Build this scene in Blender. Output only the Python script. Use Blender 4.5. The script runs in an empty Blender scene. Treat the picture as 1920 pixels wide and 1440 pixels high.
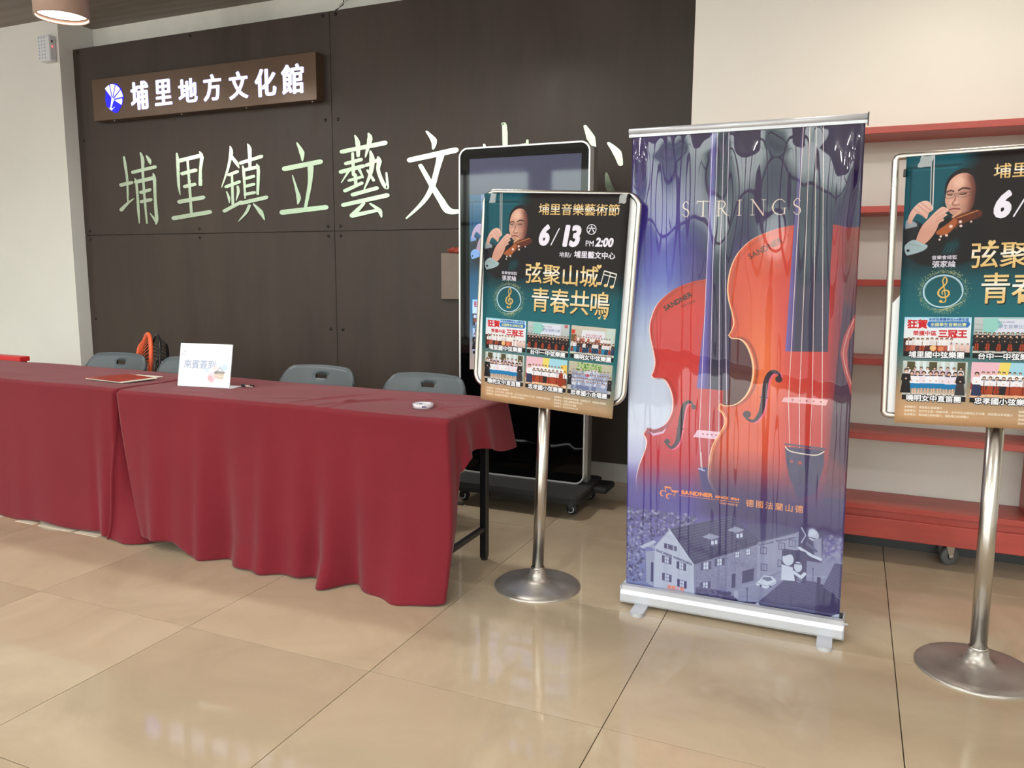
import bpy, bmesh, math, random
import numpy as np
from mathutils import Vector, Matrix
PI = math.pi
SC = bpy.context.scene
COL = SC.collection

# ------------------------------------------------------------------ camera
cam_d = bpy.data.cameras.new('camera')
cam = bpy.data.objects.new('camera', cam_d)
COL.objects.link(cam)
SC.camera = cam
cam_d.sensor_width = 36.0
cam_d.lens = 1472.06 / 1920 * 36.0
cam_d.clip_start = 0.05
yaw, pit, rol = -0.4080, 0.1410, 0.0070
cy, sy, cp, sp = math.cos(yaw), math.sin(yaw), math.cos(pit), math.sin(pit)
fw = Vector((sy*cp, cy*cp, -sp)); rt = Vector((cy, -sy, 0)); up = rt.cross(fw)
r2 = math.cos(rol)*rt + math.sin(rol)*up
u2 = -math.sin(rol)*rt + math.cos(rol)*up
cam.matrix_world = Matrix(((r2.x, u2.x, -fw.x, 2.996), (r2.y, u2.y, -fw.y, -1.256), (r2.z, u2.z, -fw.z, 1.311), (0, 0, 0, 1)))

# ------------------------------------------------------------------ colour management, world, daylight portals
SC.view_settings.view_transform = 'Standard'
SC.view_settings.look = 'None'
SC.view_settings.gamma = 1.0
SC.view_settings.use_curve_mapping = False
SC.view_settings.exposure = 0.30
wd = bpy.data.worlds.new('world'); SC.world = wd; wd.use_nodes = True
nt = wd.node_tree; nt.nodes.clear()
wo = nt.nodes.new('ShaderNodeOutputWorld'); bg = nt.nodes.new('ShaderNodeBackground')
tc = nt.nodes.new('ShaderNodeTexCoord'); sx = nt.nodes.new('ShaderNodeSeparateXYZ'); rp = nt.nodes.new('ShaderNodeValToRGB')
mr = nt.nodes.new('ShaderNodeMapRange')
nt.links.new(tc.outputs['Generated'], sx.inputs[0]); nt.links.new(sx.outputs['Z'], mr.inputs[0])
mr.inputs['From Min'].default_value = -0.3; mr.inputs['From Max'].default_value = 1.0
nt.links.new(mr.outputs[0], rp.inputs[0]); nt.links.new(rp.outputs[0], bg.inputs[0]); nt.links.new(bg.outputs[0], wo.inputs[0])
e = rp.color_ramp.elements
e[0].position = 0.0; e[0].color = (0.20, 0.20, 0.19, 1)
e[1].position = 1.0; e[1].color = (0.82, 0.93, 1.0, 1)
for ps, c in ((0.20, (0.24, 0.24, 0.225, 1)), (0.235, (0.16, 0.20, 0.16, 1)), (0.28, (0.24, 0.32, 0.25, 1)), (0.31, (0.80, 0.92, 0.82, 1)), (0.36, (0.95, 1.0, 0.97, 1)), (0.5, (0.90, 0.97, 1.0, 1))):
    x = e.new(ps); x.color = c
WORLD_STRENGTH = 5.5
bg.inputs['Strength'].default_value = WORLD_STRENGTH

ROOM = dict(x0=-8.0, x1=7.2, y0=-5.6, h=3.27)
WIN = [(-7.4, -4.9), (-4.6, -2.1), (-1.8, 0.7), (1.0, 3.5), (3.8, 6.3)]
WZ = (0.12, 3.05)
for a, b in WIN:
    ld = bpy.data.lights.new('window_portal', 'AREA'); ld.shape = 'RECTANGLE'; ld.size = b-a; ld.size_y = WZ[1]-WZ[0]
    ld.cycles.is_portal = True
    lo = bpy.data.objects.new('window_portal', ld); COL.objects.link(lo)
    lo.location = ((a+b)/2, ROOM['y0']-0.1, sum(WZ)/2); lo.rotation_euler = (PI/2, 0, 0)

# ------------------------------------------------------------------ materials
def srgb(c):
    f = lambda v: v/12.92 if v <= 0.04045 else ((v+0.055)/1.055)**2.4
    return tuple(f(v/255.0) for v in c[:3]) + (1.0,)
def mat(name, col, rough=0.5, metal=0.0, spec=0.5, var=0.0, vscale=6.0, bump=0.0, bscale=80.0, coat=0.0, rvar=0.0, stretch=(1, 1, 1), emit=None, estr=0.0, dark=None, trans=0.0, alpha=1.0):
    m = bpy.data.materials.new(name); m.use_nodes = True
    n = m.node_tree; L = n.links; b = n.nodes['Principled BSDF']
    b.inputs['Base Color'].default_value = srgb(col)
    b.inputs['Roughness'].default_value = rough; b.inputs['Metallic'].default_value = metal
    b.inputs['Specular IOR Level'].default_value = spec
    if coat: b.inputs['Coat Weight'].default_value = coat; b.inputs['Coat Roughness'].default_value = 0.04
    if trans: b.inputs['Transmission Weight'].default_value = trans
    if alpha < 1: b.inputs['Alpha'].default_value = alpha
    if emit: b.inputs['Emission Color'].default_value = srgb(emit); b.inputs['Emission Strength'].default_value = estr
    if var or bump or rvar:
        t = n.nodes.new('ShaderNodeTexCoord'); mp = n.nodes.new('ShaderNodeMapping'); mp.inputs['Scale'].default_value = stretch
        L.new(t.outputs['Object'], mp.inputs[0])
        if var or rvar:
            nz = n.nodes.new('ShaderNodeTexNoise'); nz.inputs['Scale'].default_value = vscale; nz.inputs['Detail'].default_value = 8
            nz.inputs['Roughness'].default_value = 0.62
            L.new(mp.outputs[0], nz.inputs['Vector'])
            mrr = n.nodes.new('ShaderNodeMapRange'); mrr.inputs['From Min'].default_value = 0.3; mrr.inputs['From Max'].default_value = 0.7
            L.new(nz.outputs[0], mrr.inputs[0])
            if var:
                mx = n.nodes.new('ShaderNodeMix'); mx.data_type = 'RGBA'
                c0 = srgb(col); d = srgb(dark) if dark else tuple(v*(1-var) for v in c0[:3])+(1,)
                mx.inputs[6].default_value = d; mx.inputs[7].default_value = tuple(min(1, v*(1+var*0.6)) for v in c0[:3])+(1,)
                L.new(mrr.outputs[0], mx.inputs[0]); L.new(mx.outputs[2], b.inputs['Base Color'])
            if rvar:
                mr2 = n.nodes.new('ShaderNodeMapRange'); mr2.inputs['From Min'].default_value = 0.3; mr2.inputs['From Max'].default_value = 0.7
                mr2.inputs['To Min'].default_value = max(0.01, rough-rvar); mr2.inputs['To Max'].default_value = rough+rvar
                L.new(nz.outputs[0], mr2.inputs[0]); L.new(mr2.outputs[0], b.inputs['Roughness'])
        if bump:
            n2 = n.nodes.new('ShaderNodeTexNoise'); n2.inputs['Scale'].default_value = bscale; n2.inputs['Detail'].default_value = 4
            L.new(mp.outputs[0], n2.inputs['Vector'])
            bp = n.nodes.new('ShaderNodeBump'); bp.inputs['Strength'].default_value = bump; bp.inputs['Distance'].default_value = 0.002
            L.new(n2.outputs[0], bp.inputs['Height']); L.new(bp.outputs[0], b.inputs['Normal'])
    return m

M = {}
M['cream'] = mat('cream_wall_paint', (222, 221, 217), 0.6, var=0.05, vscale=0.8, bump=0.08, bscale=60)
M['cream_warm'] = mat('warm_cream_wall_paint', (224, 220, 212), 0.55, var=0.05, vscale=0.7, bump=0.05, bscale=60)
M['white_paint'] = mat('white_wall_paint', (222, 222, 214), 0.6, var=0.08, vscale=3, bump=0.1, bscale=40)
M['ceiling'] = mat('grey_brown_ceiling_boards', (134, 124, 115), 0.55, var=0.25, vscale=3, stretch=(0.3, 6, 1))
M['ceiling_white'] = mat('white_ceiling_paint', (240, 242, 242), 0.7)
M['base'] = mat('scuffed_white_baseboard', (205, 203, 198), 0.45, var=0.12, vscale=5)
M['panel'] = mat('dark_brown_painted_plywood', (66, 57, 52), 0.45, spec=0.25, var=0.22, vscale=1.6, stretch=(3, 1, 0.6), bump=0.12, bscale=120, rvar=0.1)
M['panel_box'] = mat('grey_brown_cover_plate', (118, 103, 92), 0.5, var=0.1)
M['screw'] = mat('dark_screw', (30, 27, 25), 0.4, metal=0.5)
M['steel_letter'] = mat('polished_steel_letter', (188, 206, 184), 0.28, metal=1.0, rvar=0.05, vscale=3)
M['sign_box'] = mat('bronze_sign_box', (96, 76, 60), 0.32, metal=0.3, var=0.08, vscale=3)
M['steel'] = mat('brushed_stainless_steel', (205, 201, 196), 0.26, metal=1.0, rvar=0.02, vscale=9)
M['steel_worn'] = mat('worn_stainless_base', (178, 172, 166), 0.36, metal=0.72, var=0.22, vscale=7, rvar=0.1)
M['alu'] = mat('satin_aluminium', (196, 198, 206), 0.36, metal=0.35, var=0.06, vscale=8)
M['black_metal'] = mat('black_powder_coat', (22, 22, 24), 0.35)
M['rubber'] = mat('black_rubber', (28, 28, 29), 0.6)
M['caster'] = mat('grey_caster_wheel', (92, 92, 92), 0.5)
M['white_plastic'] = mat('white_plastic', (215, 218, 224), 0.35)
M['chair'] = mat('slate_grey_plastic', (80, 88, 93), 0.42, var=0.08, bump=0.15, bscale=300)
M['red_rack'] = mat('red_painted_wood', (172, 66, 57), 0.36, var=0.2, vscale=4, stretch=(0.6, 3, 3), bump=0.08, bscale=60)
M['red_rack_top'] = M['red_rack']
M['black_plate'] = mat('dark_grey_trolley_deck', (50, 50, 50), 0.6, bump=0.2, bscale=200)
M['frame_silver'] = mat('silver_kiosk_bezel', (225, 226, 228), 0.3, metal=0.4)
M['black_glass'] = mat('black_kiosk_glass', (5, 5, 6), 0.03, spec=0.35)
M['red_plastic'] = mat('bright_red_plastic', (205, 40, 45), 0.4)
M['orange'] = mat('orange_plastic', (230, 95, 50), 0.4)
M['rust'] = mat('rust_red_cloth', (150, 60, 45), 0.7)
M['lamp_can'] = mat('beige_brown_lamp_can', (178, 150, 136), 0.35)
M['white_card'] = mat('white_board', (232, 234, 240), 0.3)
M['paper'] = mat('cream_paper', (225, 222, 205), 0.6)
M['tape_white'] = mat('off_white_floor_tape', (222, 210, 190), 0.5)
M['clear'] = mat('clear_acrylic', (245, 247, 250), 0.05, trans=1.0, alpha=0.5)
M['tape_clear'] = mat('crinkled_clear_tape', (236, 240, 246), 0.18, alpha=0.4, bump=0.8, bscale=60)
M['lamp_glow'] = mat('lamp_diffuser', (255, 250, 240), 0.5, emit=(255, 246, 232), estr=5.0)
M['led'] = mat('red_led', (255, 60, 60), 0.5, emit=(255, 60, 60), estr=4.0)
M['sign_light'] = mat('lit_lavender_letter', (225, 225, 255), 0.5, emit=(196, 196, 255), estr=0.85)
M['sign_blue'] = mat('lit_blue_logo', (20, 20, 250), 0.5, emit=(22, 18, 250), estr=.75)
M['navy'] = mat('navy_print', (40, 45, 110), 0.5)

# tablecloth: woven, slightly sheen
m = mat('dark_red_tablecloth', (113, 26, 38), 0.85, spec=0.2, var=0.10, vscale=2.2, bump=0.25, bscale=420)
m.node_tree.nodes['Principled BSDF'].inputs['Sheen Weight'].default_value = 0.12
M['cloth'] = m

# polished porcelain floor tile; every tile its own tone through object info
def tile_material():
    m = bpy.data.materials.new('polished_beige_tile'); m.use_nodes = True
    n = m.node_tree; L = n.links; b = n.nodes['Principled BSDF']
    oi = n.nodes.new('ShaderNodeObjectInfo'); geo = n.nodes.new('ShaderNodeNewGeometry')
    ad = n.nodes.new('ShaderNodeVectorMath'); ad.operation = 'ADD'
    sc = n.nodes.new('ShaderNodeVectorMath'); sc.operation = 'SCALE'; sc.inputs['Scale'].default_value = 37.0
    cb = n.nodes.new('ShaderNodeCombineXYZ'); L.new(oi.outputs['Random'], cb.inputs[2]); L.new(cb.outputs[0], sc.inputs[0])
    L.new(geo.outputs['Position'], ad.inputs[0]); L.new(sc.outputs[0], ad.inputs[1])
    nz = n.nodes.new('ShaderNodeTexNoise'); nz.inputs['Scale'].default_value = 1.6; nz.inputs['Detail'].default_value = 9; nz.inputs['Roughness'].default_value = 0.6; nz.inputs['Distortion'].default_value = 1.4
    L.new(ad.outputs[0], nz.inputs['Vector'])
    cr = n.nodes.new('ShaderNodeValToRGB'); L.new(nz.outputs[0], cr.inputs[0])
    cr.color_ramp.elements[0].position = 0.25; cr.color_ramp.elements[0].color = srgb((172, 155, 131))
    cr.color_ramp.elements[1].position = 0.75; cr.color_ramp.elements[1].color = srgb((194, 178, 153))
    x = cr.color_ramp.elements.new(0.5); x.color = srgb((185, 168, 143))
    hs = n.nodes.new('ShaderNodeHueSaturation'); mrr = n.nodes.new('ShaderNodeMapRange'); mrr.inputs['To Min'].default_value = 0.95; mrr.inputs['To Max'].default_value = 1.04
    L.new(oi.outputs['Random'], mrr.inputs[0]); L.new(mrr.outputs[0], hs.inputs['Value']); L.new(cr.outputs[0], hs.inputs['Color'])
    L.new(hs.outputs[0], b.inputs['Base Color'])
    b.inputs['Roughness'].default_value = 0.055; b.inputs['Specular IOR Level'].default_value = 0.5
    return m
M['tile'] = tile_material()
M['grout'] = mat('dark_joint', (84, 68, 52), 0.8)

# ------------------------------------------------------------------ mesh helpers
def tag(o, label=None, cat=None, group=None, kind=None):
    if label: o['label'] = label
    if cat: o['category'] = cat
    if group: o['group'] = group
    if kind: o['kind'] = kind
    return o
def thing(name, label, cat, loc, group=None, kind=None):
    o = bpy.data.objects.new(name, None); COL.objects.link(o); o.location = loc
    o.empty_display_size = 0.1
    return tag(o, label, cat, group, kind)
def wloc(o):
    v = Vector((0, 0, 0))
    while o: v = v + o.location; o = o.parent
    return v
class MB:
    def __init__(s): s.v = []; s.f = []; s.uv = None; s.sm = []
    def add(s, vs, fs, smooth=False):
        k = len(s.v); s.v += [tuple(v) for v in vs]; s.f += [tuple(i+k for i in f) for f in fs]; s.sm += [smooth]*len(fs); return s
    def box(s, x0, x1, y0, y1, z0, z1, b=0.0):
        if b <= 0:
            return s.add([(x0, y0, z0), (x1, y0, z0), (x1, y1, z0), (x0, y1, z0), (x0, y0, z1), (x1, y0, z1), (x1, y1, z1), (x0, y1, z1)],
                         [(0, 3, 2, 1), (4, 5, 6, 7), (0, 1, 5, 4), (1, 2, 6, 5), (2, 3, 7, 6), (3, 0, 4, 7)])
        bm = bmesh.new(); bmesh.ops.create_cube(bm, size=1)
        for v in bm.verts: v.co = Vector(((x0+x1)/2+v.co.x*(x1-x0), (y0+y1)/2+v.co.y*(y1-y0), (z0+z1)/2+v.co.z*(z1-z0)))
        bmesh.ops.bevel(bm, geom=bm.edges[:], offset=b, segments=2, affect='EDGES', profile=0.5)
        bm.verts.index_update()
        s.add([v.co for v in bm.verts], [[v.index for v in f.verts] for f in bm.faces]); bm.free(); return s
    def tube(s, pts, r, seg=12, closed=False, caps=True, smooth=True):
        P = [Vector(p) for p in pts]; n = len(P); k = len(s.v); R = r if isinstance(r, (list, tuple)) else [r]*n
        T0 = (P[1]-P[0]).normalized(); A = T0.orthogonal().normalized(); rings = []
        for i, p in enumerate(P):
            if closed: t = (P[(i+1) % n]-P[i-1]).normalized()
            else: t = (P[min(i+1, n-1)]-P[max(i-1, 0)]).normalized()
            A = (A-t*A.dot(t)).normalized(); B = t.cross(A)
            rings.append([p+R[i]*(math.cos(2*PI*j/seg)*A+math.sin(2*PI*j/seg)*B) for j in range(seg)])
        vs = [q for g in rings for q in g]; fs = []
        for i in range(n if closed else n-1):
            a, b = i*seg, ((i+1) % n)*seg
            for j in range(seg): fs.append((a+j, a+(j+1) % seg, b+(j+1) % seg, b+j))
        s.add(vs, fs, smooth)
        if not closed and caps:
            k2 = len(s.v)-len(vs)
            s.f += [tuple(k2+j for j in range(seg))[::-1], tuple(k2+(n-1)*seg+j for j in range(seg))]; s.sm += [False, False]
        return s
    def lathe(s, prof, c, seg=48, smooth=True, axis='z'):
        vs = []; fs = []; n = len(prof)
        for r, z in prof:
            for j in range(seg):
                a = 2*PI*j/seg; x, y = r*math.cos(a), r*math.sin(a)
                if axis == 'z': vs.append((c[0]+x, c[1]+y, c[2]+z))
                elif axis == 'y': vs.append((c[0]+x, c[1]+z, c[2]+y))
                else: vs.append((c[0]+z, c[1]+x, c[2]+y))
        for i in range(n-1):
            for j in range(seg): fs.append((i*seg+j, i*seg+(j+1) % seg, (i+1)*seg+(j+1) % seg, (i+1)*seg+j))
        return s.add(vs, fs, smooth)
    def prism(s, poly, y0, y1):          # outline in x-z, from y0 to y1
        n = len(poly)
        vs = [(x, y0, z) for x, z in poly]+[(x, y1, z) for x, z in poly]
        fs = [tuple(range(n)), tuple(range(2*n-1, n-1, -1))]+[(i, n+i, n+(i+1) % n, (i+1) % n) for i in range(n)]
        return s.add(vs, fs)
    def prismz(s, poly, z0, z1):         # outline in x-y
        n = len(poly)
        vs = [(x, y, z0) for x, y in poly]+[(x, y, z1) for x, y in poly]
        fs = [tuple(range(n))[::-1], tuple(range(n, 2*n))]+[(i, (i+1) % n, n+(i+1) % n, n+i) for i in range(n)]
        return s.add(vs, fs)
    def xform(s, fn): s.v = [tuple(fn(Vector(v))) for v in s.v]; return s
    def build(s, name, m, parent=None, loc=None, label=None, kind=None, uv=None, fix=True):
        o0 = wloc(parent) if parent else Vector(loc if loc else (0, 0, 0))
        me = bpy.data.meshes.new(name)
        me.from_pydata([tuple(Vector(v)-o0) for v in s.v], [], s.f)
        if uv is not None:
            l = me.uv_layers.new(name='UVMap')
            for p in me.polygons:
                for li in p.loop_indices: l.data[li].uv = uv[me.loops[li].vertex_index]
        me.polygons.foreach_set('use_smooth', s.sm[:len(me.polygons)])
        me.update()
        if fix:
            bm = bmesh.new(); bm.from_mesh(me); bmesh.ops.recalc_face_normals(bm, faces=bm.faces); bm.to_mesh(me); bm.free()
        if m: me.materials.append(m)
        o = bpy.data.objects.new(name, me); COL.objects.link(o)
        if parent: o.parent = parent
        else: o.location = o0
        if label: o['label'] = label
        if kind: o['kind'] = kind
        return o
def rrect(x0, x1, z0, z1, r, n=6):
    P = []
    for cx, cz, a0 in ((x1-r, z1-r, 0), (x0+r, z1-r, PI/2), (x0+r, z0+r, PI), (x1-r, z0+r, 1.5*PI)):
        for i in range(n+1):
            a = a0+PI/2*i/n; P.append((cx+r*math.cos(a), cz+r*math.sin(a)))
    return P
def dup(o, parent=None):
    c = o.copy(); COL.objects.link(c); c.parent = parent
    for ch in list(o.children): dup(ch, c)
    return c

# ------------------------------------------------------------------ glyphs from Blender's built-in font
_tc = bpy.data.curves.new('glyph_maker', 'FONT'); _tc.resolution_u = 3
_to = bpy.data.objects.new('glyph_maker', _tc); COL.objects.link(_to)
_gl = {}
def glyph(ch):
    if ch in _gl: return _gl[ch]
    _tc.body = ch; _tc.extrude = 0; _tc.offset = 0
    dg = bpy.context.evaluated_depsgraph_get(); dg.update()
    me = bpy.data.meshes.new_from_object(_to.evaluated_get(dg))
    n = len(me.vertices); co = np.zeros(n*3); me.vertices.foreach_get('co', co); co = co.reshape(-1, 3)[:, :2]
    cnt = {}
    for p in me.polygons:
        vs = list(p.vertices)
        for a, b in zip(vs, vs[1:]+vs[:1]):
            k = (min(a, b), max(a, b)); cnt[k] = cnt.get(k, 0)+1
    E = np.array([[*co[a], *co[b]] for (a, b), c in cnt.items() if c == 1]) if n else np.zeros((0, 4))
    bpy.data.meshes.remove(me)
    adv = 1.0 if ord(ch) > 0x2e80 else (0.3 if ch == ' ' else (float(E[:, [0, 2]].max())+0.06 if len(E) else 0.3))
    _gl[ch] = (E, adv); return _gl[ch]

# ------------------------------------------------------------------ numpy painter for flat print
def cr(pts, closed=True, n=8):
    P = [np.array(p, float) for p in pts]; N = len(P); out = []
    for i in range(N if closed else N-1):
        if closed: a, b, c, d = P[i-1], P[i], P[(i+1) % N], P[(i+2) % N]
        else: a, b, c, d = P[max(i-1, 0)], P[i], P[i+1], P[min(i+2, N-1)]
        for k in range(n):
            t = k/n; out.append(0.5*(2*b+(c-a)*t+(2*a-5*b+4*c-d)*t*t+(3*b-a-3*c+d)*t**3))
    if not closed: out.append(P[-1])
    return [tuple(p) for p in out]
def blur(a, r):
    if r < 0.6: return a
    k = int(max(1, round(r)))
    for ax in (0, 1):
        for _ in range(2):
            p = np.pad(a, [(k+1, k) if i == ax else (0, 0) for i in range(2)], mode='edge')
            c = np.cumsum(p, axis=ax); n = a.shape[ax]
            s = [slice(None)]*2; e2 = [slice(None)]*2; s[ax] = slice(2*k+1, 2*k+1+n); e2[ax] = slice(0, n)
            a = (c[tuple(s)]-c[tuple(e2)])/(2*k+1)
    return a
class Cv:
    def __init__(s, w, h, ppm, base=(255, 255, 255)):
        s.w, s.h, s.k = w, h, ppm; s.W, s.H = int(w*ppm), int(h*ppm)
        s.a = np.zeros((s.H, s.W, 3), np.float32); s.a[:] = np.array(base)/255.0
        s.T = None
    def tr(s, p): return s.T(p) if s.T else p
    def blend(s, x0, y0, m, col, al=1.0):
        y1, x1 = y0+m.shape[0], x0+m.shape[1]
        if callable(col):
            yy, xx = np.mgrid[y0:y1, x0:x1]; c = col(xx/s.k, yy/s.k)/255.0
        else: c = np.array(col, np.float32)/255.0
        m = (m*al)[..., None]
        s.a[y0:y1, x0:x1] = s.a[y0:y1, x0:x1]*(1-m)+c*m
    def edges(s, E, col, al=1.0, grow=0.0, feather=0.0, ss=3):
        if len(E) == 0: return
        E = np.asarray(E, float)*s.k
        pad = grow*s.k+feather*s.k*2+2
        x0 = int(max(0, E[:, [0, 2]].min()-pad)); x1 = int(min(s.W, E[:, [0, 2]].max()+pad+1))
        y0 = int(max(0, E[:, [1, 3]].min()-pad)); y1 = int(min(s.H, E[:, [1, 3]].max()+pad+1))
        if x1 <= x0 or y1 <= y0: return
        m = np.zeros((y1-y0, x1-x0)); xi = np.arange(x0, x1)[None, :]
        lo = np.minimum(E[:, 1], E[:, 3]); hi = np.maximum(E[:, 1], E[:, 3])
        if (y1-y0) > 500: ss = 2
        for j in range(y0, y1):
            for q in range(ss):
                y = j+(q+0.5)/ss+1e-7
                k = (lo <= y) & (hi > y)
                if not k.any(): continue
                e_ = E[k]; xs = np.sort(e_[:, 0]+(y-e_[:, 1])/(e_[:, 3]-e_[:, 1])*(e_[:, 2]-e_[:, 0]))
                if len(xs) % 2: xs = xs[:-1]
                a = xs[0::2][:, None]; b = xs[1::2][:, None]
                m[j-y0] += (np.clip(b-xi, 0, 1)-np.clip(a-xi, 0, 1)).sum(0)/ss
        m = np.clip(m, 0, 1)
        if grow > 0:
            m = np.maximum(m, s.segd(E, x0, x1, y0, y1, grow*s.k))
        if feather: m = blur(m, feather*s.k)
        s.blend(x0, y0, m, col, al)
    def segd(s, E, x0, x1, y0, y1, r, r1=None):
        yy, xx = np.mgrid[y0:y1, x0:x1]; xx = xx+0.5; yy = yy+0.5; m = np.zeros(xx.shape)
        for i, (a, b, c, d) in enumerate(E):
            ra = r if np.isscalar(r) else r[i]; rb = ra if np.isscalar(r) else r[i+1]
            R = max(ra, rb)+1
            i0 = max(0, int(min(a, c)-R)-x0); i1 = min(x1-x0, int(max(a, c)+R)+2-x0); j0 = max(0, int(min(b, d)-R)-y0); j1 = min(y1-y0, int(max(b, d)+R)+2-y0)
            if i1 <= i0 or j1 <= j0: continue
            X = xx[j0:j1, i0:i1]; Y = yy[j0:j1, i0:i1]; l2 = (c-a)**2+(d-b)**2
            t = np.clip(((X-a)*(c-a)+(Y-b)*(d-b))/l2, 0, 1) if l2 > 1e-9 else 0*X
            D = np.hypot(X-a-t*(c-a), Y-b-t*(d-b)); rr = ra+(rb-ra)*t
            m[j0:j1, i0:i1] = np.maximum(m[j0:j1, i0:i1], np.clip(0.5+rr-D, 0, 1))
        return m
    def poly(s, pts, col, al=1.0, feather=0.0, smooth=False, grow=0.0):
        pts = [s.tr(p) for p in pts]
        if smooth: pts = cr(pts)
        s.edges([[*a, *b] for a, b in zip(pts, pts[1:]+pts[:1])], col, al, grow, feather)
    def rect(s, x0, y0, x1, y1, col, al=1.0, feather=0): s.poly([(x0, y0), (x1, y0), (x1, y1), (x0, y1)], col, al, feather)
    def line(s, pts, w, col, al=1.0, smooth=False, feather=0):
        pts = [s.tr(p) for p in pts]
        if smooth:
            pts = cr(pts, False, 6)
        W_ = list(w) if isinstance(w, (list, tuple)) else [w]*len(pts)
        if len(W_) != len(pts): W_ = list(np.interp(np.linspace(0, 1, len(pts)), np.linspace(0, 1, len(W_)), W_))
        E = np.array([[*a, *b] for a, b in zip(pts, pts[1:])])*s.k; R = [v*s.k/2 for v in W_]
        pad = max(R)+2+feather*s.k*2
        x0 = int(max(0, E[:, [0, 2]].min()-pad)); x1 = int(min(s.W, E[:, [0, 2]].max()+pad+1)); y0 = int(max(0, E[:, [1, 3]].min()-pad)); y1 = int(min(s.H, E[:, [1, 3]].max()+pad+1))
        if x1 <= x0 or y1 <= y0: return
        m = s.segd(E, x0, x1, y0, y1, R)
        if feather: m = blur(m, feather*s.k)
        s.blend(x0, y0, m, col, al)
    def disc(s, x, y, r, col, al=1.0, feather=0, ry=None):
        x, y = s.tr((x, y))
        if ry is None and not feather: s.line_raw(x, y, r, col, al)
        else:
            ry = ry or r
            T = s.T; s.T = None; s.poly([(x+r*math.cos(t*PI/12), y+ry*math.sin(t*PI/12)) for t in range(24)], col, al, feather); s.T = T
    def line_raw(s, x, y, r, col, al):
        T = s.T; s.T = None; s.line([(x, y), (x+1e-4, y)], 2*r, col, al); s.T = T
    def text(s, st, x, y, size, col, al=1.0, grow=0.0, sx=1.0, slant=0.0, track=0.0, outline=None, width=None, rot=0.0):
        # x, y: left end of the baseline; size: em height
        ems = [glyph(c) for c in st]
        if width is not None:
            nat = sum(a*size for _, a in ems); sx = 1.0; track = 0.0
            sx = width/nat
        passes = ([(outline[0], outline[1])] if outline else [])+[(col, 0.0)]
        ca, sa = math.cos(rot), math.sin(rot)
        for c_, extra in passes:
            px = 0.0
            for (E, adv) in ems:
                if len(E):
                    X = (E[:, [0, 2]]*sx*size + slant*E[:, [1, 3]]*size)+px; Y = -E[:, [1, 3]]*size
                    XX = x+X*ca-Y*sa; YY = y+X*sa+Y*ca
                    s.edges(np.stack([XX[:, 0], YY[:, 0], XX[:, 1], YY[:, 1]], 1), c_, al, grow+extra)
                px += (adv*sx+track)*size
        return px
    def image(s, name):
        im = bpy.data.images.new(name, s.W, s.H, alpha=False)
        px = np.ones((s.H, s.W, 4), np.float32); px[..., :3] = np.clip(s.a[::-1], 0, 1)
        im.pixels.foreach_set(px.ravel()); im.update(); im.pack()
        return im
def vgrad(stops):
    ys = [p[0] for p in stops]; cs = np.array([p[1] for p in stops], float)
    def f(x, y):
        return np.stack([np.interp(y, ys, cs[:, i]) for i in range(3)], -1)
    return f
def print_mat(name, im, rough=0.35, coat=0.0, emis=0.0, tint=(.76, .77, .80), crough=0.04):
    m = bpy.data.materials.new(name); m.use_nodes = True; n = m.node_tree; b = n.nodes['Principled BSDF']
    t = n.nodes.new('ShaderNodeTexImage'); t.image = im; t.extension = 'EXTEND'
    src = t.outputs[0]
    if tint:
        mx = n.nodes.new('ShaderNodeMix'); mx.data_type = 'RGBA'; mx.blend_type = 'MULTIPLY'; mx.inputs[0].default_value = 1.0; mx.inputs[7].default_value = (*tint, 1)
        n.links.new(src, mx.inputs[6]); src = mx.outputs[2]
    if emis:
        b.inputs['Base Color'].default_value = (0.01, 0.01, 0.012, 1)
        n.links.new(src, b.inputs['Emission Color']); b.inputs['Emission Strength'].default_value = emis
    else: n.links.new(src, b.inputs['Base Color'])
    b.inputs['Roughness'].default_value = rough
    if coat: b.inputs['Coat Weight'].default_value = coat; b.inputs['Coat Roughness'].default_value = crough; b.inputs['Coat IOR'].default_value = 1.6
    return m
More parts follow.
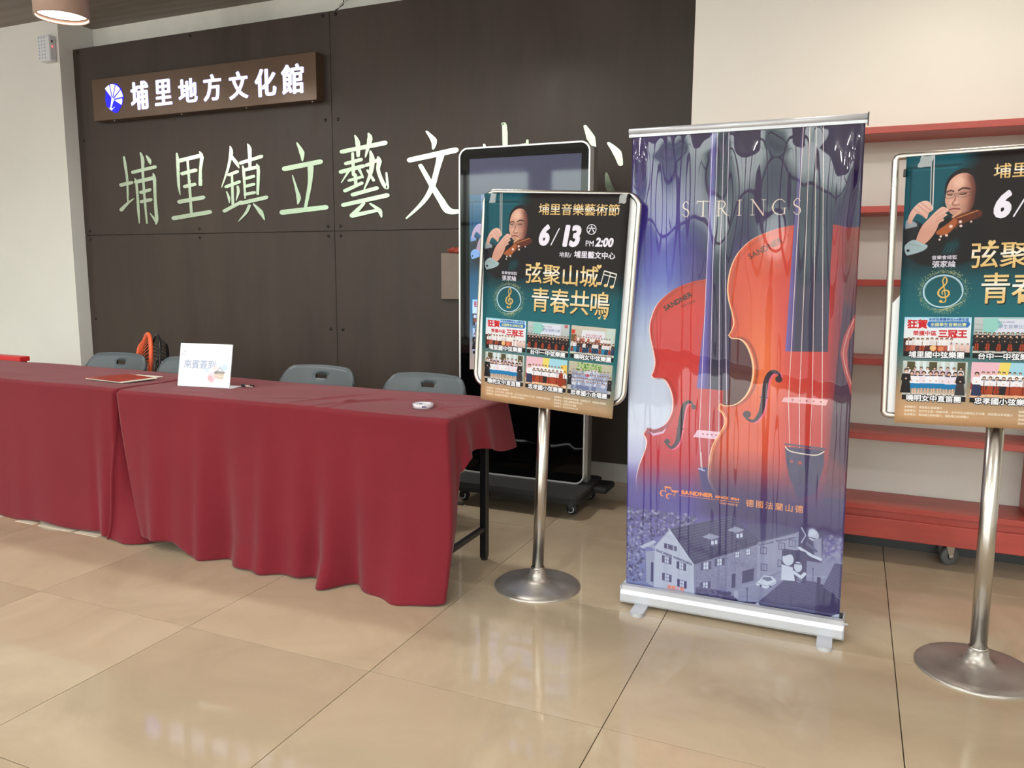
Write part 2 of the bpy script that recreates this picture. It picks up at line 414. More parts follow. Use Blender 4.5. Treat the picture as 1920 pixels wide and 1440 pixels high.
# ------------------------------------------------------------------ artwork: concert poster (594 x 841 mm)
rnd = random.Random(7)
GOLD = lambda y0, y1: vgrad([(y0, (228, 186, 112)), (y0+(y1-y0)*.22, (238, 205, 140)), (y0+(y1-y0)*.42, (255, 252, 246)), (y0+(y1-y0)*.6, (240, 208, 145)), (y1, (226, 180, 105))])
def crowd(c, x0, x1, base, n, h, shirt, bottom, legs=0.0, jitter=2.0, skin=(226, 178, 150), cello=None, hair=(28, 22, 24)):
    st = (x1-x0)/max(1, n-1)
    for i in range(n):
        x = x0+i*st+rnd.uniform(-jitter, jitter)*.4; yb = base+rnd.uniform(-1, 1)*jitter*.5; w = h*0.17
        sh = shirt[rnd.randrange(len(shirt))]; bt = bottom[rnd.randrange(len(bottom))]
        y_h = yb-h
        c.disc(x, y_h+h*.07, h*.085, hair); c.disc(x, y_h+h*.10, h*.062, skin)
        ws = yb-h*.48
        c.poly([(x-w*.6, y_h+h*.2), (x+w*.6, y_h+h*.2), (x+w*.85, ws), (x-w*.85, ws)], sh)
        c.line([(x-w*.7, y_h+h*.24), (x-w*.9, ws-h*.06), (x, ws-h*.10)], h*.06, sh)
        c.line([(x+w*.7, y_h+h*.24), (x+w*.9, ws-h*.06), (x, ws-h*.12)], h*.06, sh)
        c.disc(x, ws-h*.11, h*.035, skin)
        yk = yb-h*legs
        c.poly([(x-w*.8, ws), (x+w*.8, ws), (x+w*1.15, yk), (x-w*1.15, yk)], bt)
        if legs:
            c.line([(x-w*.4, yk), (x-w*.4, yb)], h*.05, skin); c.line([(x+w*.4, yk), (x+w*.4, yb)], h*.05, skin)
            c.disc(x-w*.4, yb, h*.035, (240, 240, 240)); c.disc(x+w*.4, yb, h*.035, (240, 240, 240))
        if cello and i % cello == 0:
            cc = (165, 62, 32)
            c.disc(x, yb-h*.16, h*.15, cc, ry=h*.14); c.disc(x, yb-h*.36, h*.11, cc, ry=h*.12); c.line([(x, yb-h*.4), (x, yb-h*.75)], h*.03, (90, 35, 20))
            c.line([(x, yb-h*.45), (x, yb-h*.05)], h*.03, (60, 25, 15))
def heart(c, x, y, r, col):
    c.poly([(x, y+r), (x-r*1.05, y-.1*r), (x-r*.9, y-.75*r), (x-r*.4, y-.9*r), (x, y-.45*r), (x+r*.4, y-.9*r), (x+r*.9, y-.75*r), (x+r*1.05, y-.1*r)], col)
def clef(c, x, y, h, col, w=3.2):
    P = [(0.02, .42), (-.10, .50), (-.20, .40), (-.12, .30), (.02, .32), (.06, .48), (.03, .1), (0, -.1), (-.05, -.45)]
    q = lambda L: [(x+a*h, y+b*h) for a, b in L]
    c.line(q([(-.10, .40), (-.03, .44), (.05, .40), (.05, .28), (-.02, -.12), (-.07, -.36), (-.01, -.50), (.06, -.40), (.04, -.26), (-.06, -.14), (-.17, -.02), (-.20, .12), (-.10, .24), (.06, .24), (.15, .14), (.12, .02), (.0, -.01), (-.08, .06), (-.05, .14)]),
           [w, w*.9, w, w*.8, w, w, w, w*1.2, w*1.2, w*1.3, w*1.5, w*1.6, w*1.5, w*1.4, w*1.5, w*1.5, w*1.3, w, w*.8], col, smooth=True)
    c.disc(x-.10*h, y+.40*h, h*.055, col)

def paint_poster():
    c = Cv(594, 841, 1.6)
    def bgf(x, y):
        yy = y+0.14*(297-x)*np.clip((y-500)/200, 0, 1)
        st = [(0, (30, 22, 24)), (285, (29, 22, 24)), (330, (24, 48, 54)), (385, (22, 84, 94)), (470, (24, 100, 110)), (600, (34, 108, 116)), (660, (96, 124, 122)), (720, (140, 136, 118)), (770, (180, 150, 118)), (841, (205, 160, 118))]
        ys = [p[0] for p in st]; cs = np.array([p[1] for p in st], float)
        return np.stack([np.interp(yy, ys, cs[:, i]) for i in range(3)], -1)
    c.rect(0, 0, 594, 841, bgf)
    # right-hand column of the background stays teal further down
    # portrait: teal panelled wall fading to the right
    def wall(x, y):
        f = np.clip((205-0.45*np.clip(y-30, 0, 130)-x)/60, 0, 1)*np.clip((330-y)/70, 0, 1); f = f[..., None]
        base = np.array([18, 84, 98.]); base = base+0*x[..., None]
        return base*f+bgf(x, y)*(1-f)
    c.rect(0, 0, 230, 330, wall)
    c.line([(0, 34), (150, 32)], 5, (8, 46, 52), .8, feather=1); c.line([(15, 40), (15, 240)], 4, (8, 50, 58), .8, feather=1); c.line([(20, 42), (140, 40)], 2, (60, 140, 150), .5, feather=.5)
    c.T = lambda p: (112.7+.382*(p[0]-415)+.003*(p[1]-500), 123.8+.35*(p[1]-500)-.011*(p[0]-415))
    # dark suit
    c.poly([(128, 1000), (120, 760), (200, 700), (330, 780), (430, 690), (600, 700), (700, 760), (720, 1050), (500, 1120), (260, 1100)], (27, 23, 27), feather=3)
    c.poly([(400, 1000), (440, 900), (520, 880), (530, 960), (470, 1010)], (16, 66, 74), .7, feather=5)
    for k in range(4): c.line([(410+k*22, 1010), (440+k*22, 920)], 1.2, (60, 120, 125), .6, feather=.5)
    # hair, face
    c.poly([(405, 490), (415, 380), (450, 320), (500, 285), (560, 280), (620, 320), (650, 390), (650, 470), (625, 500), (560, 400), (440, 420)], (36, 29, 31), smooth=True)
    c.poly([(600, 270), (760, 260), (760, 760), (600, 700), (622, 560), (620, 430), (604, 350)], (29, 22, 24), .95, feather=5)
    def skin(x, y):
        t = np.clip((x-150)/46, 0, 1)[..., None]; v = np.clip((y-60)/130, 0, 1)[..., None]
        return (np.array([226, 172, 152.])*(1-v*.12))*(1-t)+np.array([122, 66, 54.])*t
    c.poly([(417, 480), (424, 420), (450, 360), (500, 322), (560, 322), (600, 365), (618, 450), (615, 540), (604, 610), (580, 655), (540, 690), (505, 696), (470, 672), (442, 640), (424, 600), (411, 545)], skin, smooth=True)
    c.disc(505, 395, 16, (244, 198, 178), .6, feather=5); c.disc(455, 560, 8, (240, 186, 165), .6, feather=3); c.disc(540, 560, 8, (215, 150, 128), .5, feather=3)
    c.poly([(560, 330), (600, 352), (622, 430), (622, 560), (600, 650), (572, 668), (590, 560), (596, 440)], (70, 34, 30), .6, feather=5); c.poly([(470, 660), (505, 690), (560, 676), (590, 650), (560, 655), (510, 664)], (110, 60, 50), .5, feather=3)
    c.line([(422, 470), (445, 459), (468, 468)], 4.2, (52, 30, 28), .9, smooth=True, feather=.5); c.line([(503, 464), (535, 446), (580, 458)], 4.6, (52, 30, 28), .9, smooth=True, feather=.5); c.disc(446, 484, 6, (150, 92, 78), .6, feather=3, ry=3); c.disc(534, 482, 9, (140, 84, 70), .6, feather=3, ry=3)
    c.line([(428, 493), (444, 498), (460, 497)], 3.0, (36, 22, 22)); c.line([(510, 497), (532, 499), (556, 494)], 3.2, (36, 22, 22))
    c.line([(408, 488), (412, 515), (440, 524), (470, 516), (474, 494)], 1.0, (70, 60, 62), smooth=True); c.line([(500, 492), (503, 518), (540, 524), (585, 508), (592, 485)], 1.0, (70, 60, 62), smooth=True)
    c.line([(474, 494), (500, 492)], 1.0, (70, 60, 62)); c.line([(402, 486), (592, 484)], 1.2, (60, 50, 52), .8)
    c.line([(486, 505), (478, 545), (462, 575), (480, 590), (512, 584)], 3.0, (140, 82, 68), .9, smooth=True, feather=.5); c.disc(490, 565, 4, (248, 205, 190), .7, feather=2)
    c.line([(440, 626), (470, 618), (515, 624)], 4.0, (136, 60, 56), smooth=True); c.line([(455, 645), (490, 648)], 1.6, (170, 108, 94), .7)
    c.poly([(470, 680), (540, 700), (610, 640), (620, 700), (540, 760), (480, 730)], (84, 42, 36), .8, feather=2)
    # violin
    c.poly([(470, 700), (640, 640), (665, 700), (520, 760), (500, 800)], (96, 44, 28), feather=1, smooth=True)
    c.poly([(440, 740), (480, 700), (505, 730), (480, 790), (430, 840), (372, 836), (360, 806)], (170, 92, 52), feather=1, smooth=True)
    c.line([(500, 700), (640, 650)], 3, (196, 130, 80)); c.line([(625, 660), (650, 720)], 2.5, (60, 35, 30)); c.line([(470, 690), (520, 650)], 6, (222, 170, 130), feather=1)
    for x, y, r in ((460, 770, 5), (525, 735, 4.5), (530, 772, 4), (432, 846, 4), (392, 852, 3.4), (384, 880, 3.2), (600, 740, 3)): c.disc(x, y, r, (240, 205, 195))
    # sleeves and cuffs
    c.poly([(135, 700), (150, 680), (215, 720), (225, 765), (150, 790), (132, 780)], (150, 160, 170), feather=1); c.poly([(128, 770), (225, 750), (240, 800), (190, 860), (128, 900)], (34, 32, 40), feather=1)
    # bow hand
    hs = lambda x, y: np.stack([np.interp(y, [130, 230], [236, 205]), np.interp(y, [130, 230], [192, 150]), np.interp(y, [130, 230], [178, 132])], -1)
    c.line([(302, 130), (308, 560)], 2.6, (196, 196, 194)); c.line([(322, 130), (326, 612)], 3.2, (222, 214, 208)); c.line([(312, 130), (316, 600)], 1.6, (70, 40, 40))
    c.poly([(150, 695), (160, 640), (185, 590), (225, 545), (270, 530), (305, 548), (322, 590), (322, 620), (300, 640), (285, 690), (250, 660), (215, 640), (190, 680), (170, 730)], hs, smooth=True)
    for a, b in (((215, 560), (290, 640)), ((240, 545), (310, 615)), ((190, 595), (270, 672))): c.line([a, b], 1.4, (150, 96, 84), .8, feather=.4)
    # left hand and forearm
    c.poly([(215, 900), (225, 830), (255, 750), (300, 690), (345, 635), (390, 596), (425, 608), (440, 632), (418, 650), (432, 668), (405, 690), (408, 716), (378, 735), (360, 790), (330, 850), (290, 900), (250, 925)], lambda x, y: hs(x, y)*1.03, smooth=True)
    for a, b in (((345, 665), (415, 612)), ((355, 695), (425, 648)), ((350, 725), (405, 690))): c.line([a, b], 1.3, (160, 106, 92), .8, feather=.4)
    c.poly([(132, 935), (150, 895), (200, 868), (255, 900), (300, 925), (285, 960), (235, 985), (180, 1000), (148, 1000)], (158, 178, 184), smooth=True)
    c.line([(150, 900), (250, 930)], 1.2, (110, 130, 138), .8); c.disc(160, 962, 4, (20, 25, 30)); c.line([(215, 880), (290, 935)], 1.2, (205, 215, 220), .7)
    c.T = None
    # lettering
    c.text('埔里音樂藝術節', 234, 77, 46.5, GOLD(40, 82), grow=.55)
    W = (246, 240, 255)
    c.text('6', 238, 194, 104, W, grow=5.0, slant=.16, sx=.82)
    c.line([(293, 195), (324, 132)], 4.5, W)
    c.text('1', 330, 194, 104, W, grow=6.0, slant=.14, sx=.75); c.text('3', 366, 194, 104, W, grow=5.2, slant=.16, sx=.80)
    c.disc(454, 132, 19.5, W); c.disc(454, 132, 16.4, (29, 22, 24)); c.text('六', 440, 142.5, 28, W, grow=.9)
    c.text('PM', 433, 194.5, 30, W, grow=.4, sx=.85); c.text('2:00', 472, 193, 44, W, grow=2.1, slant=.16, width=None, sx=.86)
    c.text('地點/', 329, 238.5, 22, W, grow=.25); c.text('埔里藝文中心', 390, 237, 27.3, W, grow=.75)
    sh = (12, 12, 14)
    def big(ch, x, y, sz, sx, g0, g1):
        c.text(ch, x+2.0, y+2.4, sz, sh, grow=2.0, sx=sx, al=.8); c.text(ch, x, y, sz, GOLD(g0, g1), grow=.9, sx=sx)
    for ch, x in (('弦', 186), ('聚', 263), ('山', 341), ('城', 417)): big(ch, x, 340, 84, .92, 268, 352)
    for ch, x, s_ in (('青', 217, .92), ('春', 298, .95), ('共', 382, .95), ('鳴', 464, .93)): big(ch, x, 447, 100, s_*.9, 352, 470)
    heart(c, 242, 272, 9.5, (238, 204, 140)); heart(c, 494, 270, 9.5, (238, 204, 140))
    g = (236, 200, 136)
    for x, y in ((500, 332), (525, 338), (549, 342)):
        c.disc(x, y, 8, g, ry=6)
        c.line([(x+6, y-2), (x+15, y-48)], 3, (250, 244, 232))
    c.line([(516, 284), (563, 294)], 4.5, (255, 252, 244)); c.line([(513, 297), (560, 307)], 3.5, (255, 252, 244))
    c.disc(368, 338, 7, g, ry=5.5); c.disc(330, 436, 8, g); c.line([(336, 434), (338, 414)], 2.4, g)
    for x in (508, 530): c.disc(x, 462, 4.5, g); c.line([(x+4, 461), (x+7, 448)], 2.2, g)
    # ring with clef
    for i in range(900):
        a = rnd.uniform(.35*PI, 1.75*PI) if i % 3 else rnd.uniform(-.45*PI, .6*PI); r = 57+abs(rnd.gauss(0, 7.5))
        c.line_raw(119+r*1.03*math.cos(a), 417+r*math.sin(a), rnd.uniform(.35, 1.0), (226, 208, 140), rnd.uniform(.4, 1))
    c.line([(119+54*math.cos(t*PI/20), 417+50*math.sin(t*PI/20)) for t in range(41)], 3.6, (196, 222, 238)); c.line([(119+51*math.cos(t*PI/20), 418+48*math.sin(t*PI/20)) for t in range(8, 41)], 1.2, (238, 248, 255), .8)
    c.line([(92+i*9, 472+4*math.sin(i*.5)-.6*i*i*.35) for i in range(11)], [.5, 2.4, .5], (228, 208, 140), smooth=True)
    clef(c, 123, 415, 84, (236, 186, 96))
    c.text('音樂會總監', 83, 317.5, 13.9, W, grow=.25); c.text('張家綸', 85, 341, 21.5, W, grow=.35)
    # six photographs
    B = (22, 18, 22)
    def cap(st, x0, x1, y, xc):
        c.rect(x0, y, x1, y+15.5, B); w = len(st)*22.2; c.text(st, xc-w/2, y+17.5, 22.2, (250, 250, 255), grow=.75, outline=((14, 12, 20), 2.0))
    # 1 congratulation banner
    c.rect(16, 498, 201, 608, vgrad([(498, (176, 222, 244)), (530, (232, 240, 248)), (575, (240, 236, 238)), (608, (196, 160, 150))]))
    c.text('狂賀', 24, 531, 29, (205, 30, 40), grow=1.2, outline=((250, 240, 240), .8)); c.text('本校弦樂團參加114學年度', 84, 509, 10, (30, 70, 150), grow=.25, width=110)
    c.poly([(84, 512), (194, 511), (198, 520), (192, 530), (86, 531), (80, 521)], (40, 110, 190), smooth=False); c.text('全國學生音樂比賽', 89, 526, 12.4, (250, 240, 150), grow=.3)
    c.text('榮獲中區', 42, 555, 16, (205, 40, 50), grow=.4, width=66); c.text('三冠王', 112, 560, 26.5, (205, 30, 40), grow=1.2)
    c.rect(16, 566, 40, 608, (70, 40, 35)); crowd(c, 30, 150, 610, 10, 46, [(240, 238, 240), (225, 220, 225)], [(80, 40, 40), (180, 90, 70)], cello=3); c.disc(100, 596, 9, (240, 190, 130)); c.disc(122, 598, 8, (225, 130, 90)); c.rect(140, 586, 165, 604, (235, 240, 250)); crowd(c, 150, 194, 610, 4, 30, [(240, 200, 195)], [(220, 190, 180)])
    cap('埔里國中弦樂團', 17, 202, 608, 110)
    # 2
    c.rect(208, 498, 389, 609, vgrad([(498, (198, 204, 208)), (560, (176, 182, 184)), (609, (206, 200, 194))])); c.poly([(232, 500), (345, 500), (345, 548), (232, 545)], (150, 208, 200)); c.poly([(270, 503), (352, 503), (352, 545), (262, 545), (285, 520)], (222, 224, 240))
    c.text('學生音樂比賽', 272, 531, 13, (130, 140, 185), grow=.1); c.text('臺中市114學年度', 270, 515, 6, (110, 115, 150)); c.rect(368, 500, 382, 512, (190, 110, 110)); c.line([(210, 520), (232, 522)], 1, (120, 130, 130)); c.line([(210, 535), (232, 536)], 1, (120, 130, 130))
    crowd(c, 214, 384, 588, 15, 44, [(36, 30, 34)], [(25, 22, 26)]); crowd(c, 218, 380, 602, 12, 50, [(30, 26, 30), (46, 34, 36)], [(24, 22, 26)], cello=2)
    cap('台中一中弦樂團', 209, 390, 609, 300)
    # 3
    c.rect(397, 498, 578, 608, vgrad([(498, (206, 196, 182)), (560, (190, 180, 165)), (608, (214, 206, 190))])); c.poly([(444, 512), (536, 512), (540, 548), (438, 548)], (226, 226, 236)); c.text('學生音樂比賽', 458, 536, 11, (200, 110, 130)); c.poly([(398, 514), (414, 514), (412, 530), (398, 530)], (214, 66, 50)); c.rect(540, 500, 576, 560, (200, 214, 206)); c.rect(398, 532, 420, 560, (120, 84, 50))
    crowd(c, 418, 556, 574, 14, 36, [(180, 100, 80), (150, 80, 70), (230, 225, 228)], [(120, 70, 60)]); crowd(c, 404, 572, 600, 14, 44, [(46, 34, 40), (230, 224, 228)], [(40, 130, 168), (30, 60, 90)], cello=3)
    cap('曉明女中弦樂團', 399, 578, 608, 492)
    # 4
    c.rect(18, 638, 198, 748, vgrad([(638, (206, 216, 212)), (700, (176, 180, 172)), (730, (150, 148, 138)), (748, (214, 212, 206))]))
    for x in (30, 92, 170): c.rect(x, 640, x+22, 690, (84, 78, 52)); 
    for x in (56, 74, 126, 150): c.rect(x, 638, x+10, 700, (222, 234, 240))
    crowd(c, 34, 180, 706, 9, 50, [(240, 236, 244), (206, 176, 196)], [(60, 50, 60)], legs=0); crowd(c, 44, 166, 745, 8, 74, [(244, 242, 250), (238, 226, 240)], [(26, 122, 178)], legs=.26); crowd(c, 28, 28.1, 742, 1, 78, [(26, 22, 26)], [(26, 22, 26)]); crowd(c, 180, 180.1, 744, 1, 74, [(40, 34, 38)], [(60, 54, 58)])
    cap('曉明女中直笛團', 19, 197, 748, 108)
    # 5
    c.rect(208, 637, 388, 749, (240, 190, 204)); c.rect(296, 637, 388, 712, (164, 214, 232)); c.poly([(284, 637), (312, 637), (300, 712), (272, 712)], (240, 216, 110)); c.rect(208, 722, 388, 749, (236, 186, 148)); c.rect(208, 700, 388, 724, (150, 60, 50)); c.poly([(360, 660), (388, 655), (388, 700), (366, 700)], (238, 196, 90))
    crowd(c, 240, 366, 712, 10, 46, [(246, 244, 248)], [(60, 50, 60)]); crowd(c, 244, 380, 738, 9, 56, [(244, 240, 246)], [(38, 30, 36), (170, 70, 40)], cello=2); crowd(c, 224, 224.1, 742, 1, 74, [(246, 244, 250)], [(46, 54, 90)]); c.disc(364, 728, 15, (150, 52, 26), ry=16); c.disc(364, 704, 10, (150, 52, 26), ry=13)
    cap('忠孝國小弦樂團', 208, 388, 749, 298)
    # 6
    c.rect(396, 637, 577, 749, vgrad([(637, (196, 190, 166)), (690, (178, 172, 156)), (715, (150, 144, 140)), (749, (196, 194, 196))]))
    for i in range(160): c.disc(rnd.uniform(430, 532), rnd.uniform(640, 672), rnd.uniform(1.5, 4), rnd.choice([(110, 160, 70), (150, 190, 100), (70, 120, 50), (190, 210, 160)]), .8)
    c.poly([(458, 700), (462, 674), (500, 664), (528, 674), (534, 700)], (206, 206, 222), smooth=True)
    for row, (n_, yb) in enumerate(((12, 700), (15, 716), (17, 732), (16, 744))): crowd(c, 416, 560, yb, n_, 34, [(178, 190, 216), (206, 212, 230), (150, 160, 196)], [(110, 120, 160), (150, 160, 190)])
    c.disc(477, 687, 6, (200, 60, 90)); crowd(c, 402, 402.1, 730, 1, 52, [(30, 26, 30)], [(36, 32, 36)]); crowd(c, 570, 570.1, 736, 1, 52, [(34, 30, 30)], [(36, 32, 36)])
    cap('忠孝國小合唱團', 396, 577, 749, 487)
    F = (246, 240, 226)
    for i, st in enumerate(('主辦單位：南投縣立埔里國中', '協辦單位：台中市立第一高級中學、台中市私立曉明女子中學、南投縣立忠孝國小', '協演單位：南投縣立桃林國小、南投縣立新城國小')): c.text(st, 27, 790+i*12.2, 8.3, F, grow=.12)
    for i, st in enumerate(('指導單位：南投縣政府教育處、埔里鎮公所、埔里鎮立圖書館', '贊助單位：法蘭山德樂器有限公司', '承辦單位：音樂逗派內樂集', '感謝單位：閤盛里龔魚新公里')): c.text(st, 339, 790+i*12.2, 8.3, F, grow=.12)
    return c

# ------------------------------------------------------------------ artwork: roll-up banner with violins (800 x 1750 mm)
def paint_banner():
    c = Cv(800, 1750, 1.3)
    def bgf(x, y):
        L = [(0, (44, 26, 84)), (180, (52, 34, 110)), (380, (64, 48, 160)), (520, (98, 104, 190)), (640, (150, 166, 214)), (800, (196, 208, 232)), (1120, (206, 212, 236)), (1240, (176, 176, 218)), (1320, (96, 80, 160)), (1420, (84, 76, 150)), (1750, (90, 90, 150))]
        R = [(0, (38, 28, 58)), (250, (44, 26, 74)), (450, (50, 28, 96)), (700, (44, 26, 70)), (1100, (60, 26, 50)), (1300, (52, 30, 66)), (1420, (58, 46, 96)), (1750, (60, 60, 100))]
        t = np.clip((x-130)/190, 0, 1)[..., None]; t = t*t*(3-2*t)
        f = lambda S: np.stack([np.interp(y, [p[0] for p in S], [p[1][i] for p in S]) for i in range(3)], -1)
        return f(L)*(1-t)+f(R)*t
    c.rect(0, 0, 800, 1750, bgf)
    c.poly([(288, 0), (800, 0), (800, 347), (700, 347), (560, 345), (288, 430)], (42, 28, 72), .5, feather=14)
    # third, cropped violin at the right edge
    c.poly([(694, 349), (800, 350), (800, 1300), (700, 1300)], lambda x, y: np.stack([np.interp(y, [350, 600, 1300], [132, 90, 110]), np.interp(y, [350, 600, 1300], [34, 20, 32]), np.interp(y, [350, 600, 1300], [34, 34, 48])], -1), feather=2)
    c.poly([(735, 600), (800, 620), (800, 1200), (745, 1150)], (40, 22, 54), .8, feather=12)
    c.poly([(800, 640), (789, 665), (766, 723), (758, 781), (770, 838), (792, 900), (800, 930), (800, 880), (786, 830), (780, 781), (785, 735), (800, 690)], (190, 70, 60), smooth=False, feather=1); c.line([(797, 660), (777, 720), (768, 781), (780, 838), (798, 885)], 3, (235, 170, 150), smooth=True)
    # left violin body
    def red1(x, y): 
        s = np.interp(x, [40, 110, 260, 380], [0.98, 1.0, 1.0, .86])[..., None]; g = 1+.02*np.sin(x*2.4)[..., None]
        return np.clip(np.stack([np.interp(y, [530, 650, 900, 1200, 1400], [188, 206, 200, 188, 146]), np.interp(y, [530, 650, 900, 1200, 1400], [56, 48, 38, 36, 46]), np.interp(y, [530, 650, 900, 1200, 1400], [36, 42, 44, 58, 100])], -1)*s*g, 0, 255)
    up1 = cr([(390, 520), (320, 523), (272, 532), (233, 540), (172, 566), (120, 608), (94, 651), (81, 703), (84, 751), (96, 803), (103, 845), (98, 878), (90, 897)], False, 6)
    cb1 = cr([(100, 906), (136, 907), (160, 938), (174, 985), (171, 1034), (152, 1076), (126, 1098), (96, 1108), (76, 1102)], False, 6)
    lo1 = cr([(64, 1128), (76, 1152), (72, 1185), (56, 1231), (46, 1262), (38, 1310), (44, 1400)], False, 6)
    body1 = up1+cb1+lo1+[(44, 1440), (420, 1440), (420, 520)]
    c.poly([(p[0]-5, p[1]+3) for p in body1], (246, 214, 206)); c.poly(body1, red1)
    c.line([(p[0]+9, p[1]+6) for p in up1[3:]], 5, (140, 34, 24), .55, feather=2); c.line([(p[0]+9, p[1]+1) for p in cb1], 5, (120, 30, 24), .6, feather=2); c.line([(p[0]+9, p[1]) for p in lo1], 5, (140, 34, 40), .5, feather=2)
    c.poly([(77, 1100), (96, 1112), (130, 1102), (156, 1078), (160, 1088), (130, 1122), (96, 1132), (70, 1124)], (150, 60, 84), smooth=False, feather=1)
    c.poly([(80, 1112), (100, 1122), (134, 1112), (150, 1096), (140, 1118), (100, 1132)], (222, 176, 214))
    # ff hole 1
    def fhole(P, end1, end2, r1, r2, hl):
        c.line([(p[0]+hl, p[1]+4) for p in P], [3, 14, 16, 14, 3], (230, 96, 130), smooth=True, feather=1)
        c.line(P, [7, 12, 17, 19, 18, 12, 7], (48, 30, 52), smooth=True); c.disc(*end1, r1, (48, 30, 52)); c.disc(*end2, r2, (48, 30, 52))
        mx, my = P[len(P)//2]; c.line([(mx-13, my), (mx+13, my)], 3.5, (48, 30, 52))
    fhole([(250, 1000), (236, 990), (216, 1004), (207, 1050), (202, 1096), (193, 1146), (172, 1172), (152, 1160)], (252, 1008), (154, 1150), 9, 11, 7)
    # dark gap behind the front violin's waist
    c.poly([(370, 720), (400, 735), (466, 780), (474, 900), (440, 985), (358, 1000)], (80, 26, 34))
    c.poly([(288, 0), (380, 0), (382, 938), (372, 938), (262, 936), (287, 624)], lambda x, y: np.stack([np.interp(x, [262, 300, 318, 390], [96, 70, 34, 44]), np.interp(x, [262, 300, 318, 390], [82, 52, 26, 30]), np.interp(x, [262, 300, 318, 390], [170, 130, 62, 74])], -1))
    c.poly([(300, 0), (308, 0), (290, 936), (262, 936), (287, 624), (292, 130)], (104, 92, 178), .7, feather=3)
    c.poly([(268, 1095), (253, 1123), (350, 1126), (350, 1096)], (232, 190, 214)); 
    for i in range(4): c.disc(290+i*16, 1109, 3, (150, 60, 90))
    for P in (((296, 0), (276, 1100), (286, 1250)), ((313, 0), (308, 479), (314, 1225)), ((334, 0), (333, 479), (348, 1110)), ((353, 0), (353, 479), (374, 990))): c.line(P, 2.4, (226, 212, 232))
    c.poly([(277, 1240), (296, 1236), (330, 1240), (340, 1340), (306, 1338), (287, 1305)], (56, 50, 120), feather=1); c.line([(277, 1244), (300, 1250)], 5, (190, 200, 240)); c.line([(284, 1180), (290, 1250)], 3, (240, 230, 240))
    # front violin
    def red2(x, y):
        hl = np.exp(-((x-500-(y-800)*.05)/70.0)**2)*np.exp(-((y-830)/260.0)**2); g = 1+.035*np.sin(x*1.9)*np.sin(x*.31+1)
        st = np.interp(y, [340, 450, 800, 1150, 1330], [1.0, 1.0, 1.0, .98, .72])
        rr = (np.interp(x, [320, 420, 560, 700, 760], [202, 212, 204, 188, 124])+26*hl)*g*st; gg = (np.interp(x, [320, 420, 560, 700, 760], [72, 70, 50, 38, 28])+52*hl)*g*st; bb = (np.interp(x, [320, 420, 560, 700, 760], [40, 38, 36, 38, 44])+24*hl)*g+np.interp(y, [1150, 1330], [0, 46])
        return np.clip(np.stack([rr, gg, bb], -1), 0, 255)
    up2 = cr([(760, 352), (700, 336), (640, 334), (563, 343), (503, 360), (447, 388), (400, 436), (376, 491), (367, 553), (372, 603), (385, 648), (393, 688), (384, 718), (376, 732)], False, 6)
    cb2 = cr([(386, 744), (416, 746), (441, 768), (461, 816), (467, 866), (459, 918), (438, 960), (405, 988), (369, 996), (350, 990)], False, 6)
    lo2 = cr([(348, 1011), (367, 1033), (371, 1064), (352, 1103), (332, 1142), (321, 1192), (316, 1264), (326, 1300), (352, 1345), (390, 1440)], False, 6)
    body2 = up2+cb2+lo2+[(720, 1440), (735, 1200), (745, 900), (760, 600)]
    c.poly([(p[0]-5, p[1]+1) for p in body2], (246, 196, 150)); c.poly(body2, red2)
    c.line([(p[0]+12, p[1]+8) for p in up2[5:]], 5, (150, 50, 24), .55, feather=2); c.line([(p[0]+12, p[1]-2) for p in cb2], 8, (120, 44, 26), .7, feather=2.5); c.line([(p[0]+14, p[1]) for p in lo2], 6, (150, 56, 30), .6, feather=2.5)
    c.line(cb2, 4, (250, 214, 170), .9, smooth=False); c.line([(p[0]+4, p[1]) for p in lo2[:-6]], 3, (250, 190, 140), .7)
    fhole([(560, 872), (548, 860), (528, 862), (512, 894), (506, 955), (497, 1010), (474, 1044), (448, 1038)], (556, 884), (448, 1022), 12, 14, 8)
    # purple/dark reflection column behind the strings, fingerboard
    c.poly([(600, 0), (720, 0), (712, 480), (717, 778), (574, 783), (586, 345)], lambda x, y: np.stack([np.interp(x, [574, 596, 606, 720], [110, 80, 34, 40]), np.interp(x, [574, 596, 606, 720], [84, 60, 28, 32]), np.interp(x, [574, 596, 606, 720], [170, 130, 66, 70])], -1))
    c.poly([(576, 949), (568, 966), (720, 968), (726, 946), (640, 944)], (232, 170, 176)); 
    for i in range(5): c.disc(606+i*24, 956, 3.2, (170, 70, 80))
    for P in (((604, 0), (598, 479), (592, 958), (604, 1146)), ((625, 0), (628, 479), (629, 946), (638, 1152)), ((645, 0), (660, 478), (672, 946), (672, 1149)), ((668, 0), (687, 478), (706, 950), (712, 1134))): c.line(P, 2.4, (232, 206, 200))
    c.poly([(587, 1130), (720, 1128), (722, 1180), (700, 1290), (640, 1320), (606, 1240), (592, 1180)], (44, 34, 86), feather=2); c.line([(588, 1130), (612, 1146), (690, 1150), (720, 1134)], 4, (232, 214, 190), smooth=True); c.line([(588, 1120), (722, 1124)], 6, (60, 60, 96))
    c.disc(612, 1182, 6, (150, 50, 50)); c.disc(640, 1184, 7, (160, 50, 44))
    c.poly([(742, 480), (800, 480), (800, 1300), (720, 1300)], (96, 46, 90), .25, feather=10)
    # fade of the violins into the lower scene
    def fade(y0, y1, x0, col, mx):
        yy, xx = np.mgrid[0:c.H, 0:c.W]; t = np.clip((yy/c.k-y0)/(y1-y0), 0, 1); t = t*t*(3-2*t)*mx*np.clip((xx/c.k-x0)/80+1, 0, 1)
        c.blend(0, 0, t, col)
    fade(1215, 1385, 0, (72, 58, 142), 1.0)
    fade(1130, 1400, 330, (46, 30, 70), .62)
